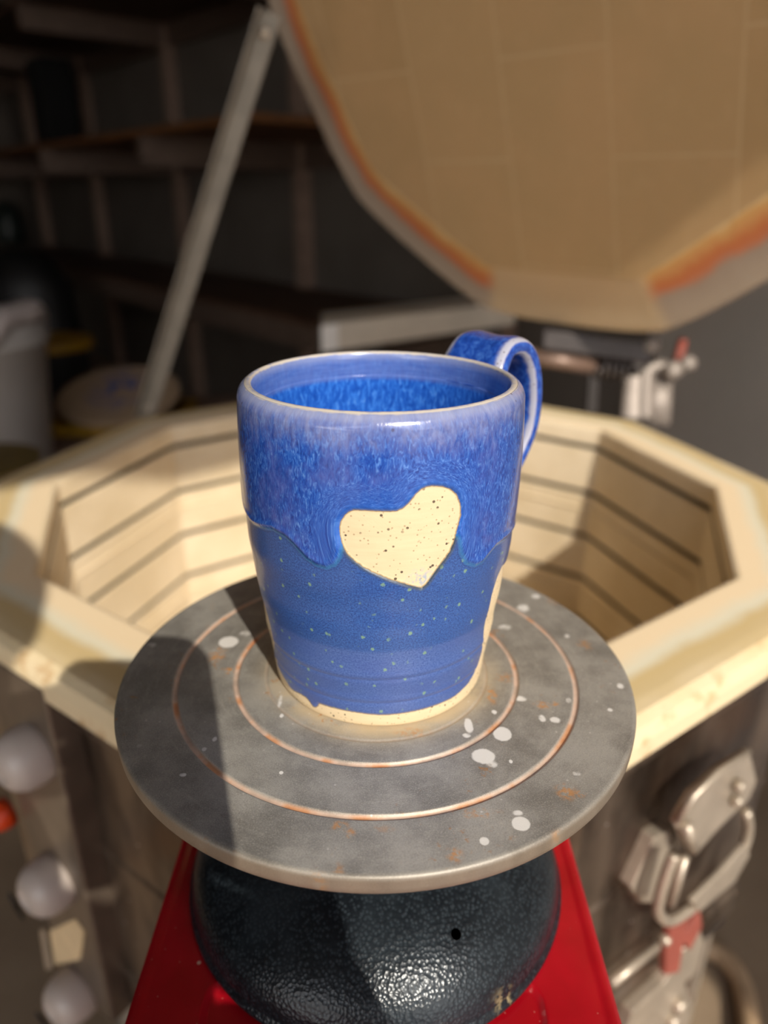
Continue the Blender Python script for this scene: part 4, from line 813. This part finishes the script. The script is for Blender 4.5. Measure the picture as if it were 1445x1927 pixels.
MB().tube([(hx - .022, hy + .078, hzc - .040), (hx, hy + .084, hzc - .043), (hx + .022, hy + .078, hzc - .040)], .005, 8).build('mouth', simple('lips', lin((170, 92, 84)), .5), person, smooth=True)
V_, F_ = lathe([(.093 * math.sin(a), .110 * math.cos(a)) for a in np.linspace(.02, 1.72, 22)], 40, (0, 0, 0)); V_ = xform(V_, (hx, hy - .014, hzc + .026), (1, 0, 0), (0, .85, .53), (0, -.53, .85)); o = obj('hair', V_, F_[:, ::-1].copy(), HAIR, person, smooth=True); o.modifiers.new('s', 'SOLIDIFY').thickness = .008
# clothes are cut from the body's own surface, so they fit it
bpy.context.view_layer.update(); bm0 = bpy.data.meshes.new_from_object(bodyo.evaluated_get(bpy.context.evaluated_depsgraph_get()))
BV = np.zeros(len(bm0.vertices) * 3); bm0.vertices.foreach_get('co', BV); BV = BV.reshape(-1, 3) + wloc(person)
BN = np.zeros(len(bm0.vertices) * 3); bm0.vertices.foreach_get('normal', BN); BN = BN.reshape(-1, 3)
best_d = np.full(len(BV), 1e9); bone = np.zeros(len(BV), int); par = np.zeros(len(BV))
for bi, (p, q) in enumerate(ed):
    a = np.array(nd[p][0]); b = np.array(nd[q][0]); ra, rb2 = np.mean(nd[p][1]), np.mean(nd[q][1]); ab = b - a; t = np.clip(((BV - a) @ ab) / (ab @ ab), 0, 1)
    dd_ = np.linalg.norm(BV - a - t[:, None] * ab, axis=1) / (ra + (rb2 - ra) * t); m_s = dd_ < best_d; best_d[m_s] = dd_[m_s]; bone[m_s] = bi; par[m_s] = t[m_s]
def garment(name, rule, mat, off):
    keep = np.zeros(len(BV), bool)
    for bi, e2 in enumerate(ed):
        if e2 in rule: lo_, hi_ = rule[e2]; keep |= (bone == bi) & (par >= lo_) & (par <= hi_)
    F = [tuple(p.vertices) for p in bm0.polygons if all(keep[v] for v in p.vertices)]
    used_ = sorted({v for f in F for v in f}); mp = {v: k for k, v in enumerate(used_)}
    return obj(name, (BV + BN * off)[used_], [tuple(mp[v] for v in f) for f in F], mat, person, smooth=True)
rs = {('pel', 'wst'): (0, 1), ('wst', 'chs'): (0, 1), ('chs', 'nkb'): (0, 1), ('nkb', 'nk'): (0, .15)}
rt = {('pel', 'wst'): (0, .7)}
for q in 'RL':
    rs[('chs', 's' + q)] = (0, 1); rs[('s' + q, 'e' + q)] = (0, .72); rt[('pel', 'h' + q)] = (0, 1); rt[('h' + q, 'k' + q)] = (0, 1); rt[('k' + q, 'a' + q)] = (0, .9)
garment('shirt', rs, SHIRT, .011); garment('trousers', rt, TROU, .005)

# ------------------------------------------------------------------ LIGHT AND CAMERA
sl = bpy.data.lights.new('sun', 'SUN'); sl.energy = 4.4; sl.angle = math.radians(.53); sl.color = (1.0, .915, .79)
so = bpy.data.objects.new('sun', sl); C.objects.link(so); so.rotation_euler = Vector(tuple(SUN)).to_track_quat('Z', 'Y').to_euler(); so.location = (3, -6, 5)
w = bpy.data.worlds.new('sky'); bpy.context.scene.world = w; w.use_nodes = True; wn_ = w.node_tree.nodes; wl = w.node_tree.links
bg = wn_['Background']; bg.inputs[1].default_value = 3.5
tc = wn_.new('ShaderNodeTexCoord'); sp_ = wn_.new('ShaderNodeSeparateXYZ'); cr_ = wn_.new('ShaderNodeValToRGB'); wl.new(tc.outputs['Generated'], sp_.inputs[0]); wl.new(sp_.outputs[2], cr_.inputs[0]); wl.new(cr_.outputs[0], bg.inputs[0])
cr_.color_ramp.elements[0].position = 0.0; cr_.color_ramp.elements[0].color = (1.0, .95, .90, 1); cr_.color_ramp.elements[1].position = .6; cr_.color_ramp.elements[1].color = (.74, .80, .92, 1)
cd = bpy.data.cameras.new('camera'); co = bpy.data.objects.new('camera', cd); C.objects.link(co)
cd.sensor_fit = 'VERTICAL'; cd.sensor_height = 36; cd.lens = FPX / 1927 * 36; cd.clip_start = .02; cd.clip_end = 60
mw = Matrix([[CR[i], CU[i], -CF[i], CAM[i]] for i in range(3)] + [[0, 0, 0, 1]]); co.matrix_world = mw
cd.dof.use_dof = True; cd.dof.focus_distance = .213; cd.dof.aperture_fstop = cd.lens * 1e-3 / .0040
sc = bpy.context.scene; sc.camera = co
sc.view_settings.view_transform = 'Standard'; sc.view_settings.look = 'None'; sc.view_settings.gamma = 1; sc.view_settings.exposure = 0; sc.view_settings.use_curve_mapping = False
sc.cycles.use_denoising = True; sc.cycles.max_bounces = 8
